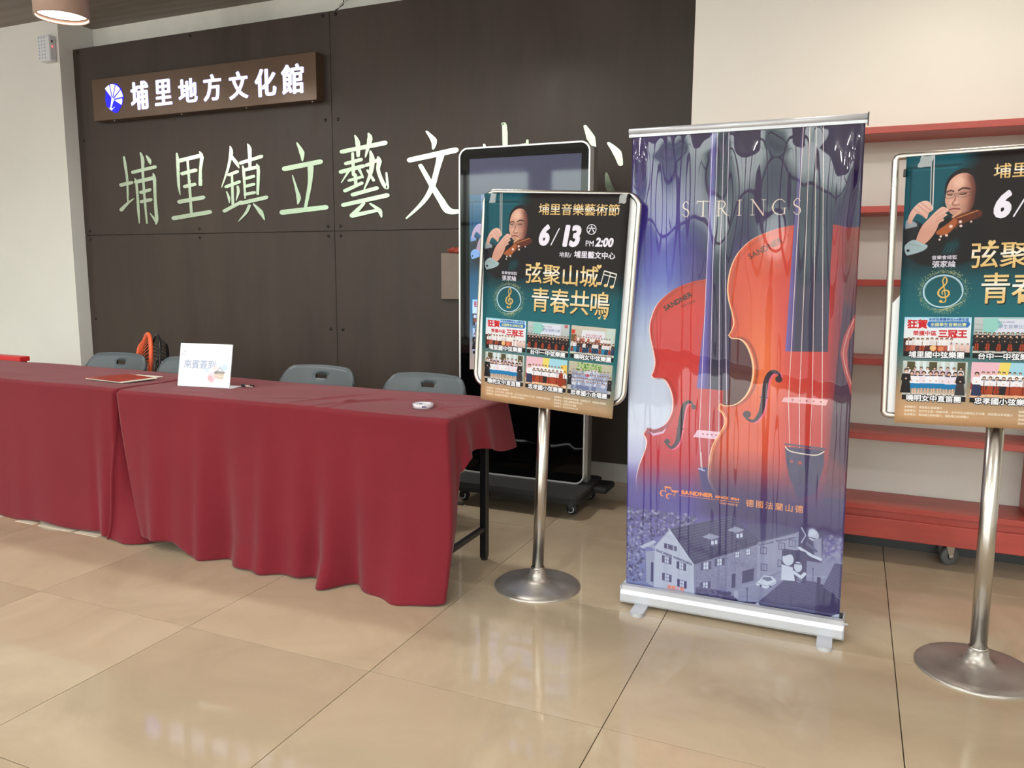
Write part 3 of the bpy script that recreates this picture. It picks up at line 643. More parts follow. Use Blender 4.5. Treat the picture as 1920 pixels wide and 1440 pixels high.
    # factory scene in blue monochrome
    def b(v): t = np.clip(v, 0, 1); return tuple(np.array([40, 34, 84])*(1-t)+np.array([198, 208, 232])*t)
    c.poly([(0, 1440), (260, 1420), (500, 1440), (800, 1440), (800, 1750), (0, 1750)], vgrad([(1400, (72, 58, 142)), (1480, (104, 98, 164)), (1620, (128, 138, 186)), (1750, (126, 140, 180))]), .8, feather=16)
    for i in range(1100):
        x = rnd.uniform(0, 270); y = 1430+rnd.random()**1.2*300
        if x > 70 and y > 1560+((x-70)*-.4): continue
        c.disc(x, y, rnd.uniform(2, 7), b(rnd.choice([.05, .2, .5, .8, .35, .1])), .55)
    for i in range(260): c.disc(rnd.uniform(720, 800), rnd.uniform(1440, 1600), rnd.uniform(3, 8), b(rnd.choice([.3, .6, .8, .5])), .4)
    c.poly([(500, 1645), (660, 1540), (800, 1520), (800, 1750), (380, 1750), (400, 1700)], b(.55), .9, feather=8)
    for i in range(60): x = rnd.uniform(430, 760); y = rnd.uniform(1590, 1740); c.line([(x, y), (x+rnd.uniform(20, 60), y-rnd.uniform(5, 20))], rnd.uniform(2, 5), b(rnd.choice([.35, .75, .85])), .35, feather=2)
    c.poly([(500, 1497), (640, 1440), (655, 1440), (655, 1560), (503, 1650)], b(.62)); c.poly([(455, 1440), (560, 1420), (650, 1432), (640, 1446), (500, 1505)], b(.18), .9, feather=2)
    c.poly([(58, 1580), (110, 1560), (116, 1590), (78, 1600), (82, 1726), (110, 1740), (115, 1580)], b(.7)); c.poly([(52, 1582), (110, 1548), (120, 1556), (66, 1590)], b(.85))
    c.poly([(115, 1576), (172, 1500), (268, 1619), (274, 1757), (112, 1745)], b(.84)); c.poly([(268, 1619), (505, 1500), (505, 1650), (274, 1757)], b(.52))
    for i in range(500):
        x = rnd.uniform(276, 500); y0 = 1619-(x-268)*.5; y1 = 1752-(x-268)*.46; c.disc(x, rnd.uniform(y0, y1), rnd.uniform(1.2, 2.6), b(rnd.choice([.3, .7, .42])), .5)
    c.poly([(172, 1494), (300, 1450), (408, 1412), (508, 1494), (500, 1512), (268, 1625)], b(.10)); 
    for i in range(13):
        t = i/13; c.line([(172+96*t, 1496+124*t), (408+100*t, 1414+84*t)], 1.4, b(.45), .7)
    c.line([(168, 1496), (268, 1624)], 4, b(.9)); c.line([(172, 1498), (108, 1584)], 4, b(.75))
    for x0, y0, x1, y1 in ((298, 1492, 362, 1545), (391, 1452, 452, 1505)):
        c.poly([(x0, y0+18), (x0+28, y0), (x1+2, y0+8), (x1-24, y0+26)], b(.62)); c.poly([(x0+30, y0+26), (x1-2, y0+12), (x1-4, y1-10), (x0+32, y1)], b(.25)); c.rect(x0+34, y0+28, x0+44, y1-10, b(.95)); c.rect(x0+48, y0+24, x0+57, y1-14, b(.95))
        c.poly([(x0+32, y1), (x1+8, y1-14), (x1+16, y1+14), (x0+60, y1+30)], b(.04), .8)
    def win(x, y, w=24, h=34, sk=.12, sh=True):
        T = c.T; c.T = lambda p: (x+p[0], y+p[1]+sk*p[0])
        if sh: c.rect(-9, 0, 0, h, b(.2)); c.rect(w, 0, w+9, h, b(.2))
        c.rect(0, 0, w, h, b(.25)); c.rect(2, 2, w*.46, h-2, b(.95)); c.rect(w*.54, 2, w-2, h-2, b(.95)); c.line([(0, h*.5), (w, h*.5)], 1.6, b(.3)); c.T = T
    win(152, 1606, 20, 30); win(210, 1622, 20, 30); win(154, 1678, 20, 30); win(214, 1694, 20, 30); win(160, 1556, 8, 20); win(184, 1560, 8, 20)
    win(304, 1610, 22, 32, -.3); win(356, 1588, 20, 30, -.3); win(304, 1690, 22, 30, -.3); win(422, 1550, 18, 26, -.3, False); win(462, 1534, 18, 26, -.3, False)
    for x, y in ((514, 1516), (578, 1490), (614, 1474), (518, 1580), (578, 1556)): c.rect(x, y, x+24, y+28, b(.3)); c.rect(x+3, y+3, x+21, y+25, b(.6)); c.line([(x+12, y), (x+12, y+28)], 1.5, b(.3))
    c.poly([(452, 1622), (494, 1604), (494, 1652), (452, 1670)], b(.12)); c.poly([(414, 1640), (428, 1634), (428, 1690), (414, 1694)], b(.12)); c.rect(100, 1640, 110, 1720, b(.2))
    c.text('FRANZ SANDNER  MUSIKINSTRUMENTE', 118, 1592, 13, b(.08), grow=.3, rot=.26, width=148); c.text('Franz Sandner  Musikinstrumente', 508, 1515, 12, b(.1), grow=.2, rot=-.36, width=140)
    for i in range(260): c.disc(rnd.uniform(282, 410), 1715+rnd.random()*26-(0), rnd.uniform(3, 8), b(rnd.choice([.1, .2, .35])), .6)
    c.poly([(503, 1661), (520, 1640), (530, 1626), (560, 1624), (575, 1636), (576, 1648), (540, 1676), (505, 1668)], b(.95)); c.poly([(524, 1640), (532, 1630), (556, 1628), (562, 1638), (546, 1646)], b(.4)); c.disc(520, 1668, 4, b(.1)); c.disc(556, 1664, 4, b(.1)); c.line([(506, 1660), (545, 1664), (574, 1644)], 1.5, b(.5))
    c.poly([(360, 1750), (423, 1722), (442, 1742), (520, 1735), (600, 1750)], b(.1)); c.rect(424, 1702, 440, 1730, b(.7)); c.rect(494, 1735, 508, 1750, b(.1)); c.line([(472, 1690), (474, 1750)], 2.5, b(.1)); c.disc(472, 1688, 5, b(.3)); c.line([(702, 1574), (704, 1622)], 2, b(.15)); c.disc(702, 1572, 3, b(.2))
    c.poly([(513, 1734), (612, 1622), (716, 1620), (714, 1750), (520, 1750)], b(.16)); c.poly([(716, 1622), (740, 1626), (798, 1671), (800, 1750), (714, 1750)], b(.06)); c.poly([(738, 1634), (775, 1538), (800, 1540), (800, 1668)], b(.2)); c.rect(718, 1600, 730, 1640, b(.08))
    for i in range(14):
        y = 1630+i*9; c.line([(612-(y-1622)*.9, y), (716, y)], 1.1, b(.55), .6)
    for i in range(24): x = 540+i*8; c.line([(x+60-40, 1624), (x-10, 1750)], .9, b(.5), .35)
    for i in range(12): c.line([(772-i*3, 1545+i*8), (800, 1548+i*10)], 1.1, b(.6), .7)
    c.poly([(500, 1745), (513, 1734), (525, 1750)], b(.9)); c.poly([(770, 1740), (800, 1725), (800, 1750)], b(.85))
    # two inset portraits of craftsmen
    def inset(x0, y0, x1, y1): c.poly([(x0, y0+8), (x0+8, y0), (x1-8, y0), (x1, y0+8), (x1, y1), (x0, y1)], b(.12)); return x0, y0
    x, y = inset(648, 1420, 732, 1545); c.disc(x+50, y+26, 19, b(.85), ry=21); c.disc(x+46, y+14, 14, b(.95), feather=3); c.line([(x+26, y+34), (x+58, y+38)], 3, b(.2)); c.poly([(x+50, y+44), (x+78, y+30), (x+84, y+124), (x+56, y+100)], b(.6), feather=2); c.line([(x+4, y+82), (x+50, y+104), (x+78, y+112)], 11, b(.95)); c.line([(x+8, y+4), (x+24, y+30), (x+10, y+60)], 4, b(.9), feather=1); c.line([(x+30, y+60), (x+62, y+84)], 9, b(.3))
    x, y = inset(592, 1512, 680, 1632); c.disc(x+22, y+38, 20, b(.92), ry=24); c.poly([(x+2, y+2), (x+46, y+6), (x+52, y+24), (x+30, y+18), (x+6, y+28)], b(.1)); c.poly([(x, y+60), (x+40, y+66), (x+50, y+118), (x, y+120)], b(.95), feather=1); c.disc(x+58, y+62, 14, b(.92), ry=20); c.line([(x+44, y+84), (x+70, y+100), (x+82, y+84)], 12, b(.95)); c.line([(x+40, y+52), (x+66, y+50)], 4, b(.15)); c.disc(x+64, y+112, 10, b(.5)); c.line([(x+52, y+108), (x+76, y+118)], 3, b(.1))
    c.text('德國工廠', 166, 1738, 17, (214, 120, 92), grow=.5)
    # lettering
    tx = (226, 202, 190)
    def serif(ch, x, w, thick=3.4, y0=249, y1=302):
        t, h = thick, y1-y0; th = .9
        if ch == 'S': c.line([(x+w*.82, y0+8), (x+w*.5, y0-1), (x+w*.14, y0+11), (x+w*.25, y0+h*.42), (x+w*.75, y0+h*.60), (x+w*.86, y0+h*.86), (x+w*.5, y1+1), (x+w*.1, y1-9)], [2, 2.4, 3.2, 5, 5.4, 3.6, 2.4, 2], tx, smooth=True)
        if ch == 'T': c.line([(x+w*.5, y0), (x+w*.5, y1)], 5, tx); c.line([(x, y0), (x+w, y0)], 2.4, tx); c.line([(x, y0), (x-1, y0+9)], 1.8, tx); c.line([(x+w, y0), (x+w+1, y0+9)], 1.8, tx); c.line([(x+w*.32, y1), (x+w*.68, y1)], 1.8, tx)
        if ch in 'IR': c.line([(x+w*.22 if ch == 'R' else x+w*.5, y0), (x+w*.22 if ch == 'R' else x+w*.5, y1)], 5, tx); k = x+w*.22 if ch == 'R' else x+w*.5; c.line([(k-8, y0), (k+8, y0)], 1.8, tx); c.line([(k-8, y1), (k+8, y1)], 1.8, tx)
        if ch == 'R': c.line([(x+w*.22, y0+1), (x+w*.55, y0), (x+w*.72, y0+h*.22), (x+w*.55, y0+h*.48), (x+w*.25, y0+h*.5)], [2, 3, 5, 3, 2], tx, smooth=True); c.line([(x+w*.45, y0+h*.5), (x+w*.75, y0+h*.85), (x+w*1.02, y1)], [4, 5, 2], tx, smooth=True)
        if ch == 'N': c.line([(x+w*.15, y0), (x+w*.15, y1)], 2.2, tx); c.line([(x+w*.85, y0), (x+w*.85, y1)], 2.2, tx); c.line([(x+w*.13, y0), (x+w*.85, y1)], 5, tx); c.line([(x+w*.02, y1), (x+w*.28, y1)], 1.8, tx); c.line([(x+w*.72, y0), (x+w*.98, y0)], 1.8, tx); c.line([(x, y0), (x+w*.15, y0)], 1.8, tx)
        if ch == 'G': c.line([(x+w*.9, y0+11), (x+w*.62, y0), (x+w*.25, y0+6), (x+w*.06, y0+h*.5), (x+w*.25, y1-6), (x+w*.62, y1), (x+w*.88, y1-5)], [2, 2.4, 4, 5.4, 4, 2.4, 2], tx, smooth=True); c.line([(x+w*.88, y1-3), (x+w*.88, y0+h*.58)], 4.4, tx); c.line([(x+w*.72, y0+h*.58), (x+w*1.0, y0+h*.58)], 1.8, tx)
    for ch, x, w in (('S', 190, 30), ('T', 246, 44), ('R', 312, 46), ('I', 388, 20), ('N', 436, 52), ('G', 508, 50), ('S', 579, 30)): serif(ch, x, w)
    c.text('SANDNER', 136, 650, 27, (50, 26, 22), grow=.9, rot=-.52, width=118); c.text('Germany', 196, 636, 13, (96, 40, 30), grow=.2, rot=-.42, width=60)
    c.text('SANDNER', 440, 458, 28, (110, 34, 30), grow=.9, rot=-.50, width=128)
    o = (236, 132, 66)
    c.poly([(148, 1326), (172, 1328), (170, 1334), (150, 1334)], o); c.line([(149, 1330), (153, 1350)], 3.5, o); c.line([(170, 1330), (178, 1346)], 3.5, o); c.poly([(176, 1340), (203, 1340), (198, 1347), (178, 1347)], o)
    c.line([(150, 1346), (138, 1346), (132, 1354), (135, 1364), (144, 1367)], [2, 5, 6, 5, 2], o, smooth=True); c.line([(178, 1357), (164, 1356), (156, 1363), (158, 1372), (166, 1376)], [2, 5, 6, 5, 2], o, smooth=True); c.line([(190, 1346), (184, 1362)], 3.2, o)
    c.text('SANDNER', 213, 1350, 20, o, grow=1.4, width=120); c.text('SINCE 1924', 342, 1350.5, 12.5, o, grow=.9, width=90); c.line([(206, 1357), (431, 1358)], 1.8, o); c.text('Germany', 358, 1372, 15.5, (214, 140, 96), grow=.3, width=70)
    for i, ch in enumerate('德國法蘭山德'): c.text(ch, 455+i*35, 1367, 30, (236, 150, 84), grow=.35)
    return c

def paint_card():
    c = Cv(297, 210, 2.0, (236, 238, 252))
    for i in range(7): c.disc(rnd.uniform(8, 40), rnd.uniform(22, 60), rnd.uniform(2, 6), (196, 200, 216), .6, feather=1)
    c.line([(22, 34), (28, 44)], [1, 4, 1], (80, 80, 100)); c.line([(14, 50), (6, 58)], [1, 3, 1], (110, 105, 120))
    c.text('來賓簽到', 26, 118, 46, (140, 152, 188), grow=.4, slant=.04)
    for x, y, r, k in ((190, 158, 22, (244, 196, 206)), (236, 128, 26, (196, 218, 240)), (262, 110, 18, (186, 212, 240)), (160, 128, 12, (190, 205, 235)), (214, 120, 20, (246, 214, 216)), (196, 176, 14, (250, 170, 180)), (240, 170, 16, (250, 220, 220))): c.disc(x, y, r, k, .75, feather=5)
    c.poly([(206, 132), (262, 134), (258, 168), (208, 164)], (214, 178, 150), .9, feather=1); c.poly([(200, 140), (216, 128), (266, 132), (262, 142), (212, 142)], (120, 96, 96), .9, feather=1); c.disc(214, 138, 5, (50, 46, 60)); c.line([(222, 128), (238, 112), (256, 130)], 3, (150, 130, 130)); c.disc(184, 166, 13, (248, 150, 158), .9, feather=2)
    c.line([(210, 152), (256, 156)], 3, (240, 220, 200))
    return c
# ==================================================================== structure
TS = 0.8
floor = thing('floor', 'polished beige porcelain tile floor of the lobby', None, (0, 0, 0), kind='structure')
MB().box(-8.2, 7.4, -5.8, 3.8, -0.05, -0.006).build('grout_bed', M['grout'], floor)
def tile_mesh():
    g = 0.0016; b = 0.0003
    mb = MB()
    a0, a1 = g, TS-g
    vs = [(a0, a0, -0.012), (a1, a0, -0.012), (a1, a1, -0.012), (a0, a1, -0.012), (a0, a0, -b), (a1, a0, -b), (a1, a1, -b), (a0, a1, -b),
          (a0+b, a0+b, 0), (a1-b, a0+b, 0), (a1-b, a1-b, 0), (a0+b, a1-b, 0)]
    fs = [(0, 1, 5, 4), (1, 2, 6, 5), (2, 3, 7, 6), (3, 0, 4, 7), (4, 5, 9, 8), (5, 6, 10, 9), (6, 7, 11, 10), (7, 4, 8, 11), (8, 9, 10, 11)]
    return mb.add(vs, fs)
t0 = None
for i in range(-10, 7):
    for j in range(-2, 5):
        if t0 is None:
            t0 = tile_mesh().build('floor_tile', M['tile'], floor); o = t0
        else:
            o = t0.copy(); COL.objects.link(o); o.parent = floor
        o.location = (i*TS, j*TS, 0)
rest = MB()
for i in range(-10, 9):
    for j in range(-7, 5):
        if -10 <= i < 7 and -2 <= j: continue
        t = tile_mesh(); t.v = [(v[0]+i*TS, v[1]+j*TS, v[2]) for v in t.v]; rest.add(t.v, t.f)
rest.build('floor_tile', M['tile'], floor, kind='stuff')

H = ROOM['h']
def struct(name, mb, m, label=None):
    o = mb.build(name, m, None, (0, 0, 0)); o['kind'] = 'structure'
    if label: o['label'] = label
    return o
YB = 3.62; YP = 3.42
struct('wall_back', MB().box(-2.95, 2.30, YB, YB+0.15, 0, H), M['white_paint'], 'white back wall behind the dark lettered panel')
struct('wall_left', MB().box(-8.15, -2.90, 3.30, YB+0.15, 0, H, 0), M['cream'], 'cream wall block left of the dark panel')
struct('wall_right', MB().box(2.19, 7.35, 2.86, YB+0.15, 0, H), M['cream_warm'], 'cream wall behind the red shelving rack')
struct('wall_far_left', MB().box(-8.15, -8.0, -5.6, 3.30, 0, H), M['cream'])
struct('wall_far_right', MB().box(7.2, 7.35, -5.6, 2.86, 0, H), M['cream'])
struct('baseboard_back', MB().box(-2.90, 2.19, YP+0.045, YB, 0, 0.125, 0), M['base'], 'scuffed white baseboard under the dark panel')
soff = struct('ceiling', MB().box(-8.15, 7.35, 0.9, YB+0.15, H, H+0.1), M['ceiling'], 'dark grey-brown ceiling boards')
struct('ceiling_front', MB().box(-8.15, 7.35, -5.75, 0.9, H+0.04, H+0.14), M['ceiling_white'])
# front wall with window openings (behind the camera)
fr = MB(); y0, y1 = -5.75, -5.6
xs = [-8.15]+[v for w in WIN for v in w]+[7.35]
for k in range(0, len(xs), 2): fr.box(xs[k], xs[k+1], y0, y1, 0, H+0.04)
for a, b in WIN: fr.box(a, b, y0, y1, 0, WZ[0]); fr.box(a, b, y0, y1, WZ[1], H+0.04)
struct('wall_front', fr, M['cream'])
for k, (a, b) in enumerate(WIN):
    f = MB(); q = 0.03
    for x in (a+q, (a+b)/2, b-q): f.box(x-q, x+q, -5.70, -5.64, WZ[0], WZ[1])
    for z in (WZ[0]+q, 2.15, WZ[1]-q): f.box(a, b, -5.70, -5.64, z-q, z+q)
    struct('window_%d' % (k+1), f, M['frame_silver'])

# dark panel wall: four boards with open joints, screws as pieces
pan = thing('panel_wall', 'tall dark brown board panelling carrying the metal lettering', 'wall panel', (-0.4, YP, 0.128))
X0, XM, X1 = -2.90, -0.398, 2.06; Z0, ZM, Z1 = 0.128, 1.592, 3.062; g = 0.0018
for a, b, c, d in ((X0, XM-g, Z0, ZM-g), (XM+g, X1+0.13, Z0, ZM-g), (X0, XM-g, ZM+g, Z1), (XM+g, X1+0.13, ZM+g, Z1)):
    MB().box(a, b, YP, YP+0.018, c, d, 0.0012).build('board', M['panel'], pan)
MB().box(X0, X1+0.13, YP+0.018, YP+0.046, Z0, Z1).build('backing_frame', M['screw'], pan)
scr = None
def screw_at(x, z):
    global scr
    if scr is None:
        scr = MB().lathe([(0.0001, -0.0045), (0.007, -0.0042), (0.0115, -0.0015), (0.012, 0.0)], (x, YP, z), 12, axis='y').build('screw', M['screw'], pan)
        scr.data.transform(Matrix.Translation(-(Vector((x, YP, z))-pan.location))); scr.location = Vector((x, YP, z))-pan.location
    else:
        o = scr.copy(); COL.objects.link(o); o.parent = pan; o.location = Vector((x, YP, z))-pan.location
for x in (-2.84, -1.65, -0.451, -0.346, 0.85, 1.98):
    for z in (1.627, 1.560): screw_at(x, z)
    screw_at(x, 3.036); screw_at(x, 0.17)
for x in (-2.84, -0.451, -0.346):
    for z in (0.9, 2.35): screw_at(x, z)

# metal lettering
STROKES = [[[[-2398,2198,15],[-2388,2132,19],[-2377,2014,16],[-2384,1853,11]],[[-2446,1984,28],[-2330,1998,25]],[[-2459,1791,30],[-2387,1838,19],[-2317,1873,7]],[[-2310,2077,26],[-2072,2107,26]],[[-2216,2221,11],[-2197,2166,24],[-2203,2051,17],[-2197,1833,16],[-2189,1679,12]],[[-2155,2197,9],[-2125,2159,27],[-2116,2130,7]],[[-2293,2029,7],[-2277,1981,17],[-2273,1776,18],[-2271,1680,7]],[[-2280,2002,29],[-2096,2024,29]],[[-2093,2057,9],[-2082,2010,23],[-2086,1866,19],[-2082,1713,25],[-2093,1673,13]],[[-2090,1695,22],[-2149,1755,6]],[[-2236,1919,26],[-2138,1935,26]],[[-2234,1847,26],[-2134,1859,26]]],[[[-1839,2198,10],[-1832,2134,22],[-1834,1965,18],[-1823,1886,4]],[[-1827,2141,29],[-1597,2170,29]],[[-1609,2200,6],[-1588,2157,23],[-1608,2061,18],[-1615,1957,25]],[[-1790,2045,27],[-1657,2065,26]],[[-1731,2137,15],[-1724,1961,17],[-1719,1748,18]],[[-1770,1948,27],[-1672,1961,25]],[[-1834,1835,30],[-1595,1860,29]],[[-1901,1712,32],[-1536,1750,31]]],[[[-1309,2221,7],[-1303,2177,23],[-1336,2070,16],[-1408,1928,6]],[[-1296,2143,19],[-1257,2100,23],[-1233,2062,5]],[[-1332,2017,22],[-1252,2037,22]],[[-1302,2021,14],[-1306,1801,17]],[[-1362,1932,23],[-1238,1962,23]],[[-1361,1896,7],[-1341,1850,17],[-1339,1812,4]],[[-1253,1930,14],[-1249,1889,19],[-1274,1828,4]],[[-1388,1755,25],[-1228,1815,23]],[[-1144,2229,5],[-1127,2188,24],[-1131,2047,17]],[[-1215,2097,24],[-1022,2134,24]],[[-1198,2074,8],[-1189,2023,18],[-1186,1842,10]],[[-1185,2045,24],[-1056,2062,24]],[[-1068,2084,5],[-1053,2037,20],[-1067,1869,16]],[[-1176,1983,22],[-1101,1997,22]],[[-1179,1928,22],[-1102,1940,22]],[[-1182,1871,22],[-1099,1880,22]],[[-1227,1807,27],[-990,1842,27]],[[-1149,1786,20],[-1183,1736,18],[-1258,1675,4]],[[-1109,1799,8],[-1046,1739,29],[-1012,1681,5]]],[[[-699,2212,8],[-659,2143,29],[-656,2087,8]],[[-813,2038,34],[-505,2072,33]],[[-747,1989,6],[-715,1891,16],[-698,1828,26],[-709,1786,5]],[[-586,2036,34],[-597,1925,23],[-642,1757,17]],[[-846,1732,36],[-466,1758,32]]],[[[-316,2131,27],[29,2170,30]],[[-208,2233,7],[-187,2184,25],[-185,2096,18]],[[-98,2239,10],[-88,2200,28],[-126,2085,7]],[[-230,2116,15],[-226,1971,18]],[[-284,2050,24],[-165,2070,24]],[[-327,1996,27],[-148,2026,25]],[[-260,2003,15],[-327,1923,6]],[[-178,2006,16],[-147,1949,9]],[[-211,1971,18],[-208,1896,18]],[[-262,1935,19],[-161,1954,19]],[[-296,1867,24],[-160,1913,21]],[[-85,2123,9],[-73,2068,28],[-84,1980,21],[-140,1871,7]],[[-118,2030,22],[-20,2064,20]],[[-24,2080,10],[-15,2050,26],[-24,1992,18],[15,1902,21],[47,1875,16],[40,1975,9]],[[-110,1996,13],[-62,1927,15]],[[-232,1838,26],[-41,1875,25]],[[-313,1770,27],[40,1824,29]],[[-147,1774,18],[-241,1697,30]],[[-241,1695,29],[-31,1728,21]],[[-93,1773,10],[-22,1726,25],[-3,1681,7]]],[[[352,2225,8],[406,2164,28],[401,2112,10]],[[226,2049,32],[561,2094,34]],[[455,2063,34],[429,1979,26],[387,1860,27],[318,1768,23],[193,1669,10]],[[304,2010,20],[387,1881,26],[453,1786,32],[510,1713,39],[584,1705,27],[617,1721,9]]],[[[897,2238,10],[916,2178,23],[919,1668,17]],[[771,2118,10],[787,2022,20],[794,1882,17]],[[786,2064,23],[1055,2099,23]],[[1069,2127,10],[1063,2008,19],[1057,1895,16]],[[798,1898,20],[1056,1930,20]]],[[[1444,2189,12],[1482,2118,34],[1510,2048,9]],[[1593,2081,12],[1647,2023,34],[1671,1954,19]],[[1584,1905,9],[1598,1842,25],[1621,1747,38],[1468,1682,32],[1342,1787,22],[1297,1965,10]],[[1255,1999,10],[1222,1856,26],[1194,1808,10]]]]
let = thing('wall_lettering', 'row of eight large pale metal brush characters mounted on the dark panel', 'sign', (-0.4, YP, 1.67))
AN = 1.6
for ci, ch in enumerate(STROKES):
    mb = MB()
    for si, st in enumerate(ch):
        P = [(x/1000, z/1000) for x, z, w in st]; Wd = [w/1000 for x, z, w in st]
        n = 6 if len(P) > 2 else 2
        if len(P) > 2:
            Q = cr(P, False, n); Wq = list(np.interp(np.arange(len(Q))/n, range(len(Wd)), Wd))
        else: Q = P; Wq = Wd
        Lf = []; Rt = []
        for i, p in enumerate(Q):
            a = Q[max(0, i-1)]; b = Q[min(len(Q)-1, i+1)]; dx, dz = (b[0]-a[0])/AN, b[1]-a[1]; l = math.hypot(dx, dz) or 1
            nx, nz = -dz/l*AN, dx/l; h = Wq[i]/2
            Lf.append((p[0]+nx*h, p[1]+nz*h)); Rt.append((p[0]-nx*h, p[1]-nz*h))
        def capp(p, q, h):
            dx, dz = (p[0]-q[0])/AN, p[1]-q[1]; l = math.hypot(dx, dz) or 1; dx /= l; dz /= l
            return [(p[0]+AN*h*(math.cos(t)*(-dz)+math.sin(t)*dx), p[1]+h*(math.cos(t)*dx+math.sin(t)*dz)) for t in (PI*.2, PI*.4, PI*.6, PI*.8)]
        c0 = capp(Q[0], Q[1], Wq[0]/2); c1 = capp(Q[-1], Q[-2], Wq[-1]/2)
        k = len(Q); yf = YP-0.004-si*0.00012
        # strips keep curved strokes valid
        vs = []; 
        for (a, b) in zip(Lf, Rt): vs += [(a[0], yf, a[1]), (b[0], yf, b[1]), (a[0], YP, a[1]), (b[0], YP, b[1])]
        fs = []
        for i in range(k-1):
            a, b = 4*i, 4*i+4; fs += [(a, a+1, b+1, b), (a, b, b+2, a+2), (a+1, a+3, b+3, b+1)]
        mb.add(vs, fs)
        for cc, (A_, B_), p in ((c0, (Lf[0], Rt[0]), Q[0]), (c1, (Lf[-1], Rt[-1]), Q[-1])):
            poly = [A_, *cc, B_] if math.hypot(cc[0][0]-A_[0], cc[0][1]-A_[1]) < math.hypot(cc[0][0]-B_[0], cc[0][1]-B_[1]) else [A_, *cc[::-1], B_]
            m_ = len(poly); mb.add([(x, yf, z) for x, z in poly]+[(x, YP, z) for x, z in poly], [tuple(range(m_))]+[(i, i+1, m_+i+1, m_+i) for i in range(m_-1)])
    mb.build('metal_character', M['steel_letter'], let, fix=False)

struct('shade_strip_right', MB().box(2.19, 7.2, 2.845, 2.86, 0, 0.14), M['black_metal'], 'dark strip added for the shade under the red rack')  # black strip put where only shade falls on the wall under the rack
# illuminated box sign
sg = thing('illuminated_sign', 'long bronze box sign with lit white characters and a blue flower logo', 'sign', (-1.53, YP, 2.47))
YS = 3.335
MB().box(-2.605, -0.457, YS, YP, 2.472, 2.786, 0.003).build('sign_box', M['sign_box'], sg)
def glyph_mesh(ch, x0, x1, z0, z1, y, depth, off):
    _tc.body = ch; _tc.extrude = 0.0; _tc.offset = off
    dg = bpy.context.evaluated_depsgraph_get(); dg.update()
    me = bpy.data.meshes.new_from_object(_to.evaluated_get(dg)); _tc.offset = 0
    bm = bmesh.new(); bm.from_mesh(me); bpy.data.meshes.remove(me)
    xs_ = [v.co.x for v in bm.verts]; ys_ = [v.co.y for v in bm.verts]; ax, bx, ay, by = min(xs_), max(xs_), min(ys_), max(ys_)
    for v in bm.verts: v.co = Vector((x0+(v.co.x-ax)/(bx-ax)*(x1-x0), y, z0+(v.co.y-ay)/(by-ay)*(z1-z0)))
    r = bmesh.ops.extrude_face_region(bm, geom=bm.faces[:]); 
    for e_ in r['geom']:
        if isinstance(e_, bmesh.types.BMVert): e_.co.y += depth
    bm.verts.index_update(); mb = MB(); V0 = [v.co.copy() for v in bm.verts]; F0 = [[v.index for v in f.verts] for f in bm.faces]; bm.free()
    for q, (ddx, ddz) in enumerate(((0, 0), (.0055, .0022), (-.0055, .0022), (.0055, -.0028), (-.0055, -.0028), (0, .0038), (0, -.0038), (.0075, 0), (-.0075, 0))): mb.add([v+Vector((ddx, -.00008*q, ddz)) for v in V0], F0)
    return mb
for ch, (a, b, t, d) in zip('埔里地方文化館', ((-2.184, -2.012, 2.729, 2.527), (-1.936, -1.776, 2.721, 2.542), (-1.697, -1.526, 2.707, 2.542), (-1.455, -1.298, 2.717, 2.537), (-1.213, -1.052, 2.714, 2.53), (-0.979, -0.802, 2.711, 2.528), (-0.744, -0.565, 2.719, 2.527))):
    glyph_mesh(ch, a, b, d, t, YS-0.004, 0.004, 0.0).build('lit_character', M['sign_light'], sg, fix=False)
bl = MB().prism([(-2.462, 2.62), (-2.452, 2.70), (-2.40, 2.738), (-2.335, 2.735), (-2.285, 2.69), (-2.267, 2.63), (-2.285, 2.58), (-2.33, 2.53), (-2.36, 2.517), (-2.41, 2.54), (-2.452, 2.575)], YS-0.003, YS).build('logo_plate', M['sign_blue'], sg)
fl = MB(); c0 = (-2.385, 2.618)
for k in range(5):
    a0, a1 = math.radians(130-k*32), math.radians(130-k*32-27); R1 = 0.115 if k < 4 else 0.105
    pts = [(c0[0]+0.02*math.cos((a0+a1)/2), c0[1]+0.02*math.sin((a0+a1)/2))]+[(c0[0]+R1*math.cos(a0+(a1-a0)*t/4)*(0.98 if t in (0, 4) else 1), c0[1]+R1*math.sin(a0+(a1-a0)*t/4)) for t in range(5)]
    fl.prism(pts, YS-0.005, YS-0.003)
fl.prism([(-2.392, 2.64), (-2.365, 2.625), (-2.39, 2.58), (-2.405, 2.555), (-2.412, 2.56), (-2.40, 2.60)], YS-0.0052, YS-0.003); fl.prism([(-2.43, 2.563), (-2.39, 2.548), (-2.36, 2.566), (-2.385, 2.556), (-2.40, 2.538)], YS-0.0054, YS-0.003)
fl.build('flower', M['sign_light'], sg)
for x in (-2.42, -1.72, -1.1, -0.52):
    MB().lathe([(0.0001, -0.006), (0.005, -0.005), (0.006, 0)], (x, 3.37, 2.472), 8).build('sign_screw', M['alu'], sg)

# cover plate and red scrap beside the kiosk
tag(MB().box(0.463, 0.70, YP-0.02, YP, 1.132, 1.436, 0.003).build('cover_plate', M['panel_box'], None, (0.58, YP, 1.132)), 'grey-brown rectangular cover plate on the panel, half behind the screen', 'cover plate')
rg = MB()
for k in range(5): rg.tube([(0.535+0.012*k, YP-0.012-.004*k, 1.437), (0.52+0.02*k, YP-0.02, 1.452+.004*(k % 3)), (0.545+0.014*k, YP-0.012, 1.468+.006*(k % 2))], [0.008, 0.012, 0.006], 8)
tag(rg.build('rag', M['rust'], None, (0.56, YP, 1.437)), 'small rust-red rag resting on the cover plate', 'rag')

